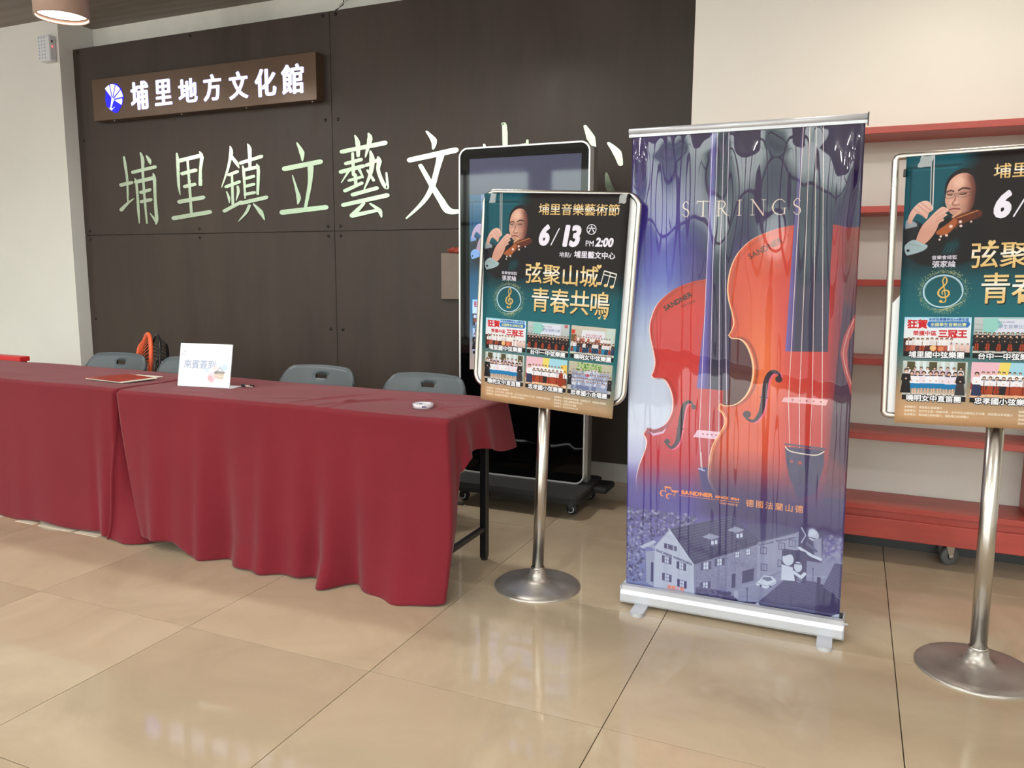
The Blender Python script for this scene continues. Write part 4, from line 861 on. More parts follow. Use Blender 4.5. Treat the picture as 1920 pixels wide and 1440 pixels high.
# emergency light on the left wall
em = thing('wall_alarm', 'small pale grey alarm box with a red light high on the left wall', 'alarm', (-2.97, 3.30, 2.9))
MB().box(-3.055, -2.925, 3.235, 3.30, 2.94, 3.135, 0.014).build('housing', M['white_plastic'], em)
gr = MB()
for i in range(3):
    for j in range(7): gr.lathe([(0.0001, -0.003), (0.006, -0.002), (0.008, 0)], (-3.04+i*0.032, 3.2352, 2.965+j*0.025), 8, axis='y')
gr.build('speaker_dot', mat('pale_blue_grey_dots', (170, 178, 200), 0.5), em, kind='stuff')
MB().lathe([(0.0001, 0.006), (0.004, 0.005), (0.006, 0)], (-2.925, 3.262, 3.05), 10, axis='x').build('led', M['led'], em, label='red light')
MB().lathe([(0.0001, 0.004), (0.007, 0.003), (0.008, 0)], (-2.925, 3.262, 3.09), 10, axis='x').build('knob', M['rubber'], em)
tag(MB().tube([(-2.926, 3.29, 3.10), (-2.898, 3.305, 3.085), (-2.893, 3.36, 3.05), (-2.892, 3.41, 3.06), (-2.885, 3.415, 3.045)], 0.0022, 6).build('cable', M['base'], None, (-2.9, 3.36, 3.05)), 'thin pale cable running from the alarm box to the dark panel', 'cable')
# ceiling downlights
def downlight(x, y, label, kind='AREA', e=9.0, dia=0.30, bz=2.79, power=0, col=(1, .93, .82)):
    d = thing('downlight', label, 'lamp', (x, y, bz), group='ceiling can lights'); r = dia/2
    MB().lathe([(r-0.012, 0.012), (r-0.006, 0.0), (r, 0.004), (r, H-bz)], (x, y, bz), 40).build('lamp_can', M['lamp_can'], d)
    MB().lathe([(0.0001, 0.03), (r-0.012, 0.03)], (x, y, bz), 40).build('diffuser', M['lamp_glow'], d)
    MB().lathe([(0.0001, 0), (0.008, 0.001), (0.008, 0.006)], (x+r*0.78, y-r*0.66, bz+0.06), 8).build('latch', M['alu'], d)
    ld = bpy.data.lights.new('downlight_beam', kind); ld.energy = power; ld.color = col
    if kind == 'AREA': ld.shape = 'DISK'; ld.size = dia*0.8; ld.spread = math.radians(165)
    else: ld.shadow_soft_size = 0.1
    lo = bpy.data.objects.new('lamp_beam', ld); COL.objects.link(lo); lo.parent = d; lo.location = (0, 0, 0.02 if kind == 'AREA' else -0.13)
downlight(-1.43, 2.2, 'beige-brown can light hanging from the dark ceiling at upper left', power=14, col=(1, .97, .92))
downlight(0.9, 2.2, 'beige-brown can light above the frame over the middle of the panel', power=14, col=(1, .97, .92))
downlight(3.35, 2.0, 'beige-brown can light above the frame over the red rack', power=6, col=(1, .88, .72))
for lx, nx_ in ((-5.2, 'far left'), (-1.7, 'left'), (1.8, 'right'), (5.2, 'far right')):  # two unseen rows of lamps, added as general fill light
    for ly, ny_ in ((-0.6, 'nearer'), (-3.4, 'farther')): downlight(lx if ly > -1 else min(lx+1.7, 6.4), ly, 'unseen can light added as fill on the white front ceiling, %s row, %s of the viewer' % (ny_, nx_), kind='POINT', bz=H-0.10, power=40, col=(1, .985, .96))

# ==================================================================== red shelving rack
YR0, YR1 = 2.60, 2.85; RX0, RX1 = 2.26, 3.78
rk = thing('shelving_rack', 'red painted open shelving rack on casters behind the banner', 'shelf rack', (3.02, 2.72, 0))
for z in (1.918, 1.582, 1.262, 0.910, 0.570):
    MB().box(RX0-0.0, RX1+0.42, YR0, YR1, z, z+0.029, 0.002).build('shelf', M['red_rack'], rk)
MB().box(RX0, RX1+0.42, YR0, YR1, 0.243, 0.270, 0.002).build('deck', M['red_rack'], rk)
MB().box(RX0+.01, RX1+0.41, YR0+0.014, YR1-0.01, 0.210, 0.243).build('rail', M['red_rack'], rk)
MB().box(RX0, RX1+0.42, YR0-0.002, YR1, 0.116, 0.210, 0.003).build('base_beam', M['red_rack'], rk)
for x in (RX0, 3.745, RX1+0.385):
    MB().box(x, x+0.035, YR0+0.05 if x > RX0 and x < 4 else YR0, YR1, 0.270, 1.918, 0.002).build('upright', M['red_rack'], rk)
def caster(mb, mb2, x, y, zt, r=0.042, w=0.024, rot=0.6):
    ca, sa = math.cos(rot), math.sin(rot)
    def T(v): d = v-Vector((x, y, 0)); return Vector((x+d.x*ca-d.y*sa, y+d.x*sa+d.y*ca, v.z))
    a = MB(); a.lathe([(r*.35, -w/2), (r*.9, -w/2), (r, -w/3), (r, w/3), (r*.9, w/2), (r*.35, w/2)], (x+.01, y, r), 20, axis='y'); a.xform(T); mb.add(a.v, a.f, True)
    b = MB(); b.box(x-.028, x+.028, y-.028, y+.028, zt-.004, zt); b.lathe([(.014, 0), (.014, .02)], (x, y, zt-.024), 12)
    for s_ in (-1, 1): b.add([(x-.02, y+s_*(w/2+.003), zt-.018), (x+.022, y+s_*(w/2+.003), zt-.018), (x+.018, y+s_*(w/2+.003), r*.8), (x+.002, y+s_*(w/2+.003), r*.8), (x-.02, y+s_*(w/2+.006), zt-.018), (x+.022, y+s_*(w/2+.006), zt-.018), (x+.018, y+s_*(w/2+.006), r*.8), (x+.002, y+s_*(w/2+.006), r*.8)], [(0, 1, 2, 3), (7, 6, 5, 4), (0, 4, 5, 1), (1, 5, 6, 2), (2, 6, 7, 3), (3, 7, 4, 0)])
    b.lathe([(.0001, -w/2-.009), (.009, -w/2-.008), (.009, w/2+.008), (.0001, w/2+.009)], (x+.01, y, r), 10, axis='y')
    b.box(x-.02, x+.022, y-w/2-.006, y+w/2+.006, zt-.024, zt-.018); b.xform(T); mb2.add(b.v, b.f)
def casters(parent, pts, zt, r, wm, fm, w=0.024):
    for i, (x, y, ro) in enumerate(pts):
        a, b = MB(), MB(); caster(a, b, x, y, zt, r, w, ro)
        fk = b.build('caster', fm, parent); a.build('wheel', wm, fk)
casters(rk, [(3.46, 2.70, .5), (3.46, 2.80, .2), (2.42, 2.70, .2), (2.42, 2.80, .9), (4.1, 2.70, .4), (4.1, 2.80, .4)], 0.116, 0.043, M['caster'], M['steel'])
# chipped paint on the shelf edges
# ==================================================================== roll-up banner
bnr_art = paint_banner(); im_b = bnr_art.image('banner_print')
bn = thing('rollup_banner', 'tall glossy roll-up banner with two violins under the word STRINGS', 'banner', (2.627, 1.70, 0))
bw0, bw1 = 2.227, 3.021
nx, nz = 90, 150; zb, zt_ = 0.070, 1.822
vs = []; uv = []; 
def lean(z): return -0.026*(z/1.83)
for j in range(nz+1):
    t = j/nz; z = zb+(zt_-zb)*t
    for i in range(nx+1):
        s_ = i/nx; x = bw0+(bw1-bw0)*s_+lean(z)
        top = max(0, 1-(1-t)*3.2); side = math.exp(-s_/0.10)+math.exp(-(1-s_)/0.10)
        y = 0.010*math.sin(PI*s_)*(1-t)*t*4*.6
        y += (0.0028*math.sin(2*PI*(s_*5.2+.1*math.sin(t*3)))+0.0016*math.sin(2*PI*(s_*11+.3)+t*2))*(0.35+1.6*top*(1-top*0.85))*min(1, (1-t)*25)
        y += 0.010*(math.exp(-((s_-.16)/.06)**2)+.8*math.exp(-((s_-.40)/.05)**2)-.9*math.exp(-((s_-.52)/.04)**2)+.9*math.exp(-((s_-.66)/.05)**2)-math.exp(-((s_-.93)/.04)**2))*math.exp(-((t-.86)/.13)**2)*min(1, (1-t)*20)
        y += -0.020*(math.exp(-((s_-(.035+.10*(1-t)))/.02)**2)*math.exp(-((t-.95)/.05)**2)+math.exp(-((s_-(.965-.06*(1-t)))/.018)**2)*math.exp(-((t-.93)/.07)**2))*min(1, (1-t)*20)
        y += -0.012*side*(4*t*(1-t))**.5*.9
        y += 0.0009*math.sin(9*PI*t+5*s_)*min(1, (1-t)*20)
        vs.append((x, 1.700+y+0.012*(1-t)*0, z)); uv.append((s_, t))
fs = [(j*(nx+1)+i, j*(nx+1)+i+1, (j+1)*(nx+1)+i+1, (j+1)*(nx+1)+i) for j in range(nz) for i in range(nx)]
mb = MB(); mb.add(vs, fs, True)
M['banner'] = print_mat('glossy_banner_print', im_b, 0.35, coat=1.0, crough=0.02)
M['banner'].node_tree.nodes['Principled BSDF'].inputs['Specular IOR Level'].default_value = 0.1
sheet = mb.build('printed_sheet', M['banner'], bn, uv=uv, fix=False)
so = sheet.modifiers.new('thickness', 'SOLIDIFY'); so.thickness = 0.0006; so.offset = -1
tl = MB(); tl.tube([(bw0-0.012+lean(1.83), 1.70, 1.8325), (bw1+0.006+lean(1.83), 1.70, 1.8325)], 0.012, 14)
tl.box(bw0-0.012+lean(1.83), bw1+0.006+lean(1.83), 1.694, 1.706, 1.812, 1.8325); tl.build('top_rail', M['alu'], bn)
MB().box(bw1+0.006+lean(1.83), bw1+0.010+lean(1.83), 1.688, 1.712, 1.806, 1.846).build('end_cap', M['black_metal'], bn)
MB().tube([(2.62, 1.735, 0.08), (2.60, 1.722, 1.82)], 0.008, 10).build('support_pole', M['alu'], bn)
# cassette base: rounded extrusion profile
prof = [(1.655, 0.014), (1.651, 0.022), (1.651, 0.050), (1.658, 0.066), (1.672, 0.078), (1.690, 0.080), (1.698, 0.076), (1.704, 0.076), (1.712, 0.082), (1.755, 0.080), (1.768, 0.070), (1.772, 0.030), (1.766, 0.014)]
cs = MB(); n = len(prof); xa, xb = 2.216, 3.034
cs.add([(xa, y, z) for y, z in prof]+[(xb, y, z) for y, z in prof], [tuple(range(n)), tuple(range(2*n-1, n-1, -1))]+[(i, (i+1) % n, n+(i+1) % n, n+i) for i in range(n)])
cs.build('cassette', M['alu'], bn)
MB().box(xb, xb+0.004, 1.655, 1.77, 0.014, 0.080, 0.002).build('end_cap', M['alu'], bn)
MB().box(xa-0.004, xa, 1.655, 1.77, 0.014, 0.080, 0.002).build('end_cap', M['alu'], bn)
MB().lathe([(0.0001, 0.012), (0.004, 0.011), (0.004, 0)], (xb+0.004, 1.68, 0.066), 8, axis='x').build('pin', M['alu'], bn)
MB().box(bw1-0.002, bw1+0.010, 1.698, 1.704, 0.074, 0.096).build('clip', M['black_metal'], bn)
for x in (2.300, 2.975):
    MB().prismz([(x-0.026+(0.026*math.cos(a)+0.026), 1.585+0.02*math.sin(a)) for a in [PI+PI*k/10 for k in range(11)]]+[(x+0.026, 1.80), (x-0.026, 1.80)], 0.0, 0.014).build('foot', M['alu'], bn)
# ==================================================================== poster stands
im_p = paint_poster().image('poster_print')
M['poster'] = print_mat('poster_print', im_p, 0.5)
M['poster'].node_tree.nodes['Principled BSDF'].inputs['Specular IOR Level'].default_value = 0.22
def poster_mesh(TL, TR, BL, BR, y, curl, name, parent):
    nx, nz = 16, 30; vs = []; uv = []
    for j in range(nz+1):
        t = j/nz
        for i in range(nx+1):
            s_ = i/nx
            x = (TL[0]*(1-s_)+TR[0]*s_)*(1-t)+(BL[0]*(1-s_)+BR[0]*s_)*t; z = (TL[1]*(1-s_)+TR[1]*s_)*(1-t)+(BL[1]*(1-s_)+BR[1]*s_)*t
            yy = y(x, z)-curl*math.sin(PI*s_)*t-0.012*t**4*(1 if s_ > .5 else .6)*abs(s_-.5)*2
            vs.append((x, yy, z)); uv.append((s_, 1-t))
    fs = [(j*(nx+1)+i, (j+1)*(nx+1)+i, (j+1)*(nx+1)+i+1, j*(nx+1)+i+1) for j in range(nz) for i in range(nx)]
    mb = MB(); mb.add(vs, fs, True); o = mb.build(name, M['poster'], parent, uv=uv, fix=False)
    so = o.modifiers.new('thickness', 'SOLIDIFY'); so.thickness = 0.0006; so.offset = -1
    return o
def stand(base, top, cx, cz, w, h, roll, yawk, rad, rr, pole_r, tube_r, name_label, corners, square=False, board=True):
    st = thing('poster_stand', name_label, 'sign stand', (base[0], base[1], 0), group='stainless poster stands')
    bx, by = base
    MB().lathe([(rr, 0.0), (rr, 0.004), (rr-0.006, 0.010), (rr*0.8, 0.016), (rr*0.5, 0.022), (0.062, 0.028), (0.045, 0.036), (0.035, 0.055), (0.030, 0.078), (0.0001, 0.080)], (bx, by, 0), 72).build('base_plate', M['steel_worn'], st)
    MB().tube([(bx, by, 0.07), (top[0], by, top[1])], pole_r, 28).build('pole', M['steel'], st)
    MB().lathe([(pole_r, 0), (pole_r+.0035, .001), (pole_r+.0035, .008), (pole_r, .009)], (bx, by, 0.076), 28).build('collar', M['steel'], st)
    ca, sa = math.cos(roll), math.sin(roll)
    yf = lambda x, z: by-0.022-yawk*(x-cx)
    pts = rrect(-w/2, w/2, -h/2, h/2, rad, 2 if square else 6)
    P = [(cx+x*ca-z*sa, cz+x*sa+z*ca) for x, z in pts]
    MB().tube([(x, yf(x, z)-0.0, z) for x, z in P], tube_r, 14, closed=True).build('frame', M['steel'], st)
    if board:
        q = [(-w/2+.010, -h/2+.010), (w/2-.010, -h/2+.010), (w/2-.010, h/2-.010), (-w/2+.010, h/2-.010)]
        if board == 'low': q = [(-w/2+.010, -h/2+.010), (w/2-.010, -h/2+.010), (w/2-.010, h/2-.42), (-w/2+.05, h/2-.42), (-w/2+.010, h/2-.47)]
        Q = [(cx+x*ca-z*sa, cz+x*sa+z*ca) for x, z in q]
        m_ = len(Q); b = MB(); b.add([(x, yf(x, z)-.002, z) for x, z in Q]+[(x, yf(x, z)+.002, z) for x, z in Q], [tuple(range(m_)), tuple(range(2*m_-1, m_-1, -1))]+[(i, (i+1) % m_, m_+(i+1) % m_, m_+i) for i in range(m_)])
        b.build('backing_board', M['white_card'], st)
    # lower clamp under the frame
    MB().box(top[0]-.05, top[0]+.05, by-.006, by+.012, cz-h/2-.012, cz-h/2+.03, .003).build('bracket', M['steel'], st)
    pl = poster_mesh(*corners, lambda x, z: yf(x, z)-0.0165, 0.004, 'poster', None)
    return st, yf, pl
st1, yf1, p1 = stand((1.842, 1.70), (1.866, 0.84), 1.899, 1.2225, 0.655, 0.792, math.radians(-3.3), 0.07, 0.05, 0.182, 0.0245, 0.0105,
    'stainless poster stand with a round-cornered frame in front of the screen', ((1.600, 1.628), (2.216, 1.602), (1.585, .784), (2.170, .755)))
st2, yf2, p2 = stand((3.450, 1.64), (3.439, 0.86), 3.432, 1.276, 0.660, 0.842, math.radians(1.4), 0.03, 0.012, 0.188, 0.026, 0.011,
    'stainless poster stand with a square-cornered frame right of the banner', ((3.122, 1.683), (3.734, 1.699), (3.144, .827), (3.752, .843)), square=True, board='low')
tag(p1, 'concert poster taped to the round-cornered stand, left of the banner', 'poster', 'concert posters'); tag(p2, 'concert poster on the square-cornered stand, cut by the right edge', 'poster', 'concert posters')
# bits of clear tape on the posters (parts of their posters)
def tape_bit(x, z, w, h, yf, parent, seed):
    r_ = random.Random(seed); mb = MB(); vs = []; n_ = 5
    for j in range(n_):
        for i in range(n_):
            vs.append((x+(i/(n_-1)-.5)*w+r_.uniform(-.002, .002)+(j/(n_-1)-.5)*.008, yf(x, z)-.0185-r_.uniform(0, .0022), z+(j/(n_-1)-.5)*h+r_.uniform(-.002, .002)))
    mb.add(vs, [(j*n_+i, j*n_+i+1, (j+1)*n_+i+1, (j+1)*n_+i) for j in range(n_-1) for i in range(n_-1)])
    mb.build('clear_tape', M['tape_clear'], parent)
tape_bit(1.640, 1.607, .026, .036, yf1, p1, 1); tape_bit(2.188, 1.585, .028, .034, yf1, p1, 2); tape_bit(3.178, 1.668, .036, .034, yf2, p2, 3)
tag(MB().box(3.116, 3.124, 1.60, 1.615, 1.622, 1.646, .002).build('binder_clip', M['black_metal'], st2), 'black clip')

# ==================================================================== kiosk on a trolley
kx0, kx1, ky, kz0, kz1 = 0.898, 1.676, 2.82, 0.137, 2.003
ks = thing('display_kiosk', 'tall black floor-standing screen with a rounded silver edge behind the poster stand', 'screen', (1.287, ky, kz0))
o_ = rrect(kx0, kx1, kz0, kz1, 0.055, 8); i_ = rrect(kx0+.0085, kx1-.0085, kz0+.0085, kz1-.0085, 0.047, 8); n = len(o_)
rim = MB()
rim.add([(x, ky-.004, z) for x, z in o_]+[(x, ky-.004, z) for x, z in i_]+[(x, ky+.012, z) for x, z in i_]+[(x, ky+.055, z) for x, z in o_],
        [(i, (i+1) % n, n+(i+1) % n, n+i) for i in range(n)]+[(n+i, n+(i+1) % n, 2*n+(i+1) % n, 2*n+i) for i in range(n)]+[(i, 3*n+i, 3*n+(i+1) % n, (i+1) % n) for i in range(n)])
rim.build('silver_bezel', M['frame_silver'], ks)
MB().prism(i_, ky, ky+.010).build('front_glass', M['black_glass'], ks)
bd = MB().prism(rrect(kx0+.004, kx1-.004, kz0, kz1-.004, 0.05, 8), ky+.055, ky+.062)
bd.box(kx0+.012, kx1+.0, ky+.062, ky+.13, kz0, kz1-.02, .004); bd.build('rear_housing', mat('grey_metal_housing', (120, 118, 114), .45, metal=.3), ks)
sx0, sx1, sz0, sz1 = 0.965, 1.626, 0.752, 1.940
scr_m = MB(); ph = (sx1-sx0)*1.50; pz1 = sz0+ph
scr_m.add([(sx0, ky-.0008, sz0), (sx1, ky-.0008, sz0), (sx1, ky-.0008, pz1), (sx0, ky-.0008, pz1)], [(0, 1, 2, 3)])
m = print_mat('lit_screen_poster', im_p, 0.03, emis=1.15, tint=(.50, .68, 1.2)); M['screen_img'] = m
scr_m.build('screen_image', m, ks, uv=[(0, 0), (1, 0), (1, 1), (0, 1)], fix=False)
MB().box(sx0, sx1, ky-.0008, ky, pz1, sz1).build('screen_top', mat('dark_blue_idle_screen', (46, 48, 62), .04, emit=(60, 62, 88), estr=.55), ks)
tr = thing('platform_trolley', 'dark grey platform trolley on casters under the tall screen', 'trolley', (1.33, 2.83, 0))
pz0, pz1_ = 0.098, 0.136
pf = MB()
pf.prismz([(x, y) for x, y in rrect(0.93, 1.72, 2.60, 3.06, .05, 5)], pz0, pz1_); pf.build('deck', M['black_plate'], tr)
bp = MB().prismz([(x, y) for x, y in rrect(0.922, 1.728, 2.592, 3.068, .055, 5)], pz0-.012, pz0+.012); bp.build('bumper', M['rubber'], tr)
hd = MB().box(1.72, 1.80, 2.84, 3.02, 0.092, 0.128, .012); hd.build('handle_end', M['rubber'], tr)
casters(tr, [(1.64, 2.70, .15), (0.98, 2.70, .1), (1.64, 3.02, .5), (0.98, 3.02, .3)], pz0-.012, 0.031, M['rubber'], M['black_metal'], .02)
for fk in [c_ for c_ in tr.children if c_.name.startswith('caster')]:
    pass
# pale hub crescents on the front casters
for x, y in ((1.64, 2.70), (0.98, 2.70), (1.64, 3.02)):
    a = MB(); a.tube([(x+.008+.018*math.cos(t), y-.022, .034+.018*math.sin(t)) for t in [-2.2+k*.32 for k in range(10)]], .0032, 6)
    for q in (-.006, .008): a.lathe([(.0001, -.002), (.003, -.001), (.003, 0)], (x+.008+q, y-.021, .066), 6, axis='y')
    a.build('hub_mark', M['white_plastic'], tr)

# ==================================================================== tables with cloths
def table(x0, x1, y0, y1, label):
    t = thing('folding_table', label, 'table', ((x0+x1)/2, (y0+y1)/2, 0), group='black framed folding tables'); H_ = .742
    MB().box(x0, x1, y0, y1, H_-.028, H_, .003).build('tabletop', M['black_metal'], t)
    for x in (x0+.06, x1-.085):
        for y in (y0+.03, y1-.085):
            MB().box(x, x+.032, y, y+.032, .012, H_-.028, .002).build('leg', M['black_metal'], t)
            MB().lathe([(.0001, 0), (.014, 0), (.016, .004), (.016, .012)], (x+.016, y+.016, 0), 12).build('leg_foot', M['rubber'], t)
        MB().box(x+.002, x+.030, y0+.062, y1-.085, .585, .618, .002).build('upper_rail', M['black_metal'], t)
        MB().box(x+.004, x+.026, y0+.062, y1-.085, .140, .162, .002).build('lower_rail', M['black_metal'], t)
    for y in (y0+.05, y1-.07): MB().box(x0+.10, x1-.10, y, y+.02, H_-.07, H_-.028).build('side_rail', M['black_metal'], t)
    return t
TX0, TX1, TY0, TY1 = -.185, 1.575, 1.405, 1.952
table(TX0, TX1, TY0, TY1, 'black framed folding table with its bare right end showing under the cloth')
table(-2.02, -.235, 1.42, 1.965, 'black framed folding table hidden under the left tablecloth')
ZC = .7435
def sstep(a, b, x): t = min(1, max(0, (x-a)/(b-a))); return t*t*(3-2*t)
def ridge(x, y, ax, ay, bx, by, w, h):
    l2 = (bx-ax)**2+(by-ay)**2; t = max(0, min(1, ((x-ax)*(bx-ax)+(y-ay)*(by-ay))/l2)); d = math.hypot(x-ax-t*(bx-ax), y-ay-t*(by-ay))
    return h*math.exp(-(d/w)**2)*math.sin(PI*(.12+.76*t))
RID = [(.78, 1.42, .95, 1.80, .014, .007), (.92, 1.42, 1.16, 1.78, .016, .008), (1.0, 1.41, 1.02, 1.66, .012, .007), (.55, 1.50, .86, 1.60, .014, .004), (1.18, 1.88, 1.52, 1.56, .014, .006), (1.1, 1.70, 1.45, 1.84, .014, .004), (.30, 1.50, .55, 1.46, .02, .003), (1.28, 1.72, 1.57, 1.50, .012, .006), (.02, 1.44, .3, 1.52, .02, .003), (1.36, 1.45, 1.56, 1.75, .012, .004)]
def cloth(name, x0, x1, y0, y1, hem_f, fold_f, side_fn, rid, label, edge_l=0.0):
    mb = MB(); NX = 170; NY = 40; rads = [0, .25, .5, .75, 1.0]
    X = [x0+(x1-x0)*i/NX for i in range(NX+1)]
    def top(x, y):
        z = ZC+.0012*math.sin(x*9+y*4)+.0012*math.sin(y*17-x*5)+.002
        for r_ in rid: z += ridge(x, y, *r_)
        return z
    Y = [y0+(y1-y0)*j/NY for j in range(NY+1)]
    vs = [(x, y, top(x, y)) for y in Y for x in X]; W_ = NX+1
    mb.add(vs, [(j*W_+i, j*W_+i+1, (j+1)*W_+i+1, (j+1)*W_+i) for j in range(NY) for i in range(NX)], True)
    # apron running along left end, front edge, corner, right end
    path = []; r = .012
    for k in range(14): path.append(('l', x0-r, y0+.10*(1-k/14), -1, 0, x0, y0+.10*(1-k/14)))
    for k in range(5): a = PI+PI/2*k/5; path.append(('c', x0+r*math.cos(a), y0+r*math.sin(a), math.cos(a), math.sin(a), x0, y0))
    for x in X: path.append(('f', x, y0-r, 0, -1, x, y0))
    for k in range(1, 6): a = -PI/2+PI/2*k/5; path.append(('c2', x1+r*math.cos(a), y0+r*math.sin(a), math.cos(a), math.sin(a), x1, y0))
    NS = 56
    for k in range(NS+1): y = y0+(y1-y0)*k/NS; path.append(('r', x1+r, y, 1, 0, x1, y))
    NT = 64; k0 = len(mb.v); vs = []; keep = []
    for ci, (kd, px, py, nx_, ny_, ex, ey) in enumerate(path):
        col = []; zt = top(min(max(ex, x0), x1), min(max(ey, y0), y1))
        for q in rads[:-1]:
            a = PI/2*q; col.append((ex+(px-ex)*math.sin(a), ey+(py-ey)*math.sin(a), zt-r*(1-math.cos(a))))
        for t in range(NT+1):
            tt = t/NT; col.append(side_fn(kd, px, py, nx_, ny_, ex, ey, tt, zt-r, hem_f, fold_f))
        vs += col
    n_ = len(rads)-1+NT+1
    mb.add(vs, [(c_*n_+t, (c_+1)*n_+t, (c_+1)*n_+t+1, c_*n_+t+1) for c_ in range(len(path)-1) for t in range(n_-1)], True)
    bm = bmesh.new(); me = bpy.data.meshes.new('tmp'); me.from_pydata(mb.v, [], mb.f); bm.from_mesh(me); bpy.data.meshes.remove(me)
    bmesh.ops.remove_doubles(bm, verts=bm.verts, dist=.0004); bm.verts.index_update()
    m2 = MB(); m2.add([v.co for v in bm.verts], [[v.index for v in f.verts] for f in bm.faces], True); bm.free()
    o = m2.build(name, M['cloth'], None, ((x0+x1)/2, y0, 0))
    so = o.modifiers.new('thickness', 'SOLIDIFY'); so.thickness = .0016; so.offset = 1
    tag(o, label, 'tablecloth', 'dark red tablecloths'); return o
def hem2(x):
    return .050-.044*sstep(.14, .30, x)-.004*sstep(.5, .9, x)+.010*math.exp(-((x-.88)/.10)**2)+.004*math.sin(x*13)
def fold2(x, t):
    a = t**1.15
    o = .010*math.sin(x*9.5+.6)+.007*math.sin(x*21+1.3)+.004*math.sin(x*37)
    o += .052*math.exp(-((x-1.04)/.05)**2)*t**.4*(.4+.6*t) - .034*math.exp(-((x-.94)/.045)**2)*t**.5 - .022*math.exp(-((x-1.15)/.04)**2)*t**.5
    o += .026*math.exp(-((x-.70)/.05)**2)+.020*math.exp(-((x-.33)/.04)**2)-.018*math.exp(-((x-.45)/.05)**2)+.030*math.exp(-((x-1.36)/.10)**2)*t
    return .014+.030*t+o*a*1.4
def side2(kd, px, py, nx_, ny_, ex, ey, t, zt, hem, fold):
    if kd == 'l' or kd == 'c':
        z = zt-(zt-.06)*t; return (px+.115*t**1.3+.004*math.sin(8*t), py-.02*t+.0*nx_, z)
    if kd == 'f':
        h = hem(px); z = zt-(zt-h)*t; out = fold(px, t)
        sh = .115*t**1.3*max(0, 1-(px-TX0)/.30)**1.5           # left edge slants in
        sh += .022*math.exp(-((px-1.5)/.12)**2)*math.sin(t*PI*1.6-.5)*t
        zz = z
        if px > 1.15: zz -= 0; 
        if t > .86 and hem(px) < .02: out += (t-.86)*.30*(.6+.6*math.sin(px*14))**2*.5
        return (px+sh, py-out, zz)
    # right end: short flap, long tail next to the corner
    s_ = (ey-TY0) if kd == 'r' else (0.0 if kd == 'c2' else 0)
    if kd == 'c2' or s_ < .045:
        h = .012+.10*sstep(.0, .045, s_); z = zt-(zt-h)*t
        back = .030*math.sin(t*PI)**2; w = fold(TX1, t)
        k = 1-sstep(0, .05, s_) if kd == 'r' else 1.0
        return (px+.018*t+.030*math.sin(t*PI*1.15+.2)*t-.035*s_/.045*t, py-w*k*(.9 if kd == 'r' else (.95+.05*abs(ny_)))+s_*.2*t, z)
    drop = .150+.012*math.sin(s_*20)+.02*sstep(.05, .3, s_)+.055*sstep(.33, .54, s_)
    drop += .05*math.exp(-((s_-.05)/.03)**2)
    z = zt-drop*t
    out = (.010+.030*math.exp(-((s_-.10)/.045)**2)-.008*math.exp(-((s_-.19)/.04)**2)+.028*math.exp(-((s_-.30)/.05)**2)+.022*sstep(.36, .55, s_))*t
    return (px+out, py+.035*t*sstep(.4, .55, s_), z)
cl2 = cloth('tablecloth', TX0, TX1, TY0, TY1, hem2, fold2, side2, RID, 'dark red tablecloth with a creased top and tape roll, nearer the poster stand')
def hem1(x): return .012+.004*math.sin(x*7)+.006*math.sin(x*15+1)
def fold1(x, t):
    return .012+.012*t+(.006*math.sin(x*7)+.004*math.sin(x*16+.5)+.022*math.exp(-((x+.30)/.04)**2)-.014*math.exp(-((x+.38)/.03)**2)+.008*math.exp(-((x+.95)/.07)**2))*t**1.2
def side1(kd, px, py, nx_, ny_, ex, ey, t, zt, hem, fold):
    if kd in 'lcf': 
        h = hem(px); z = zt-(zt-h)*t; return (px+.0-.055*t*max(0, 1-(-.225-px)/.25)**2*(1 if kd == 'f' else 0), py-(fold(px, t) if kd == 'f' else .02*t), z)
    s_ = (ey-1.42) if kd == 'r' else 0
    k = sstep(0, .14, s_)
    z = zt-(zt-.006)*t
    fl_ = .175*sstep(.10, 1, t)*min(1, s_/.09)*(1-.5*sstep(.16, .5, s_))
    x = px-.055*t*(1-min(1, s_/.06))+fl_+.010*math.sin(s_*90)*t
    y = py-(.045*t*(1-k))-.055*sstep(.55, 1, t)*math.exp(-((s_-.06)/.05)**2)+.012*math.sin(t*9+s_*40)*t
    if t > .93: y -= (t-.93)*.6*math.exp(-((s_-.07)/.05)**2); z = max(z, .006+.012*math.sin((t-.93)/.07*PI))
    return (x, y, z)
cl1 = cloth('tablecloth', -2.03, -.232, 1.42, 1.965, hem1, fold1, side1, [(-1.5, 1.5, -1.1, 1.56, .03, .004), (-1.2, 1.75, -.8, 1.72, .02, .003), (-.9, 1.5, -.6, 1.62, .02, .003)], 'smooth dark red tablecloth with the red magazine, running off the left edge')

# things on the tables
ZT = ZC+.0058
mg = thing('magazine', 'red covered magazine lying on the left tablecloth', 'magazine', (-.46, 1.64, ZT))
def quadbox(mb, P, z0, z1): return mb.prismz(P, z0, z1)
tag(quadbox(MB(), [(-.60, 1.70), (-.36, 1.745), (-.345, 1.80), (-.52, 1.80)], ZT-.001, ZT+.003).build('loose_papers', M['paper'], None, (-.46, 1.75, ZT)), 'pale sheets of paper peeking out behind the red magazine', 'paper')
quadbox(MB(), [(-.618, 1.556), (-.322, 1.526), (-.297, 1.72), (-.545, 1.768)], ZT+.003, ZT+.008).build('page_block', M['paper'], mg)
quadbox(MB(), [(-.620, 1.554), (-.340, 1.524), (-.320, 1.715), (-.548, 1.760)], ZT+.008, ZT+.0095).build('cover', mat('rust_red_magazine_cover', (176, 62, 44), .3, var=.25, vscale=14, dark=(140, 40, 34)), mg)
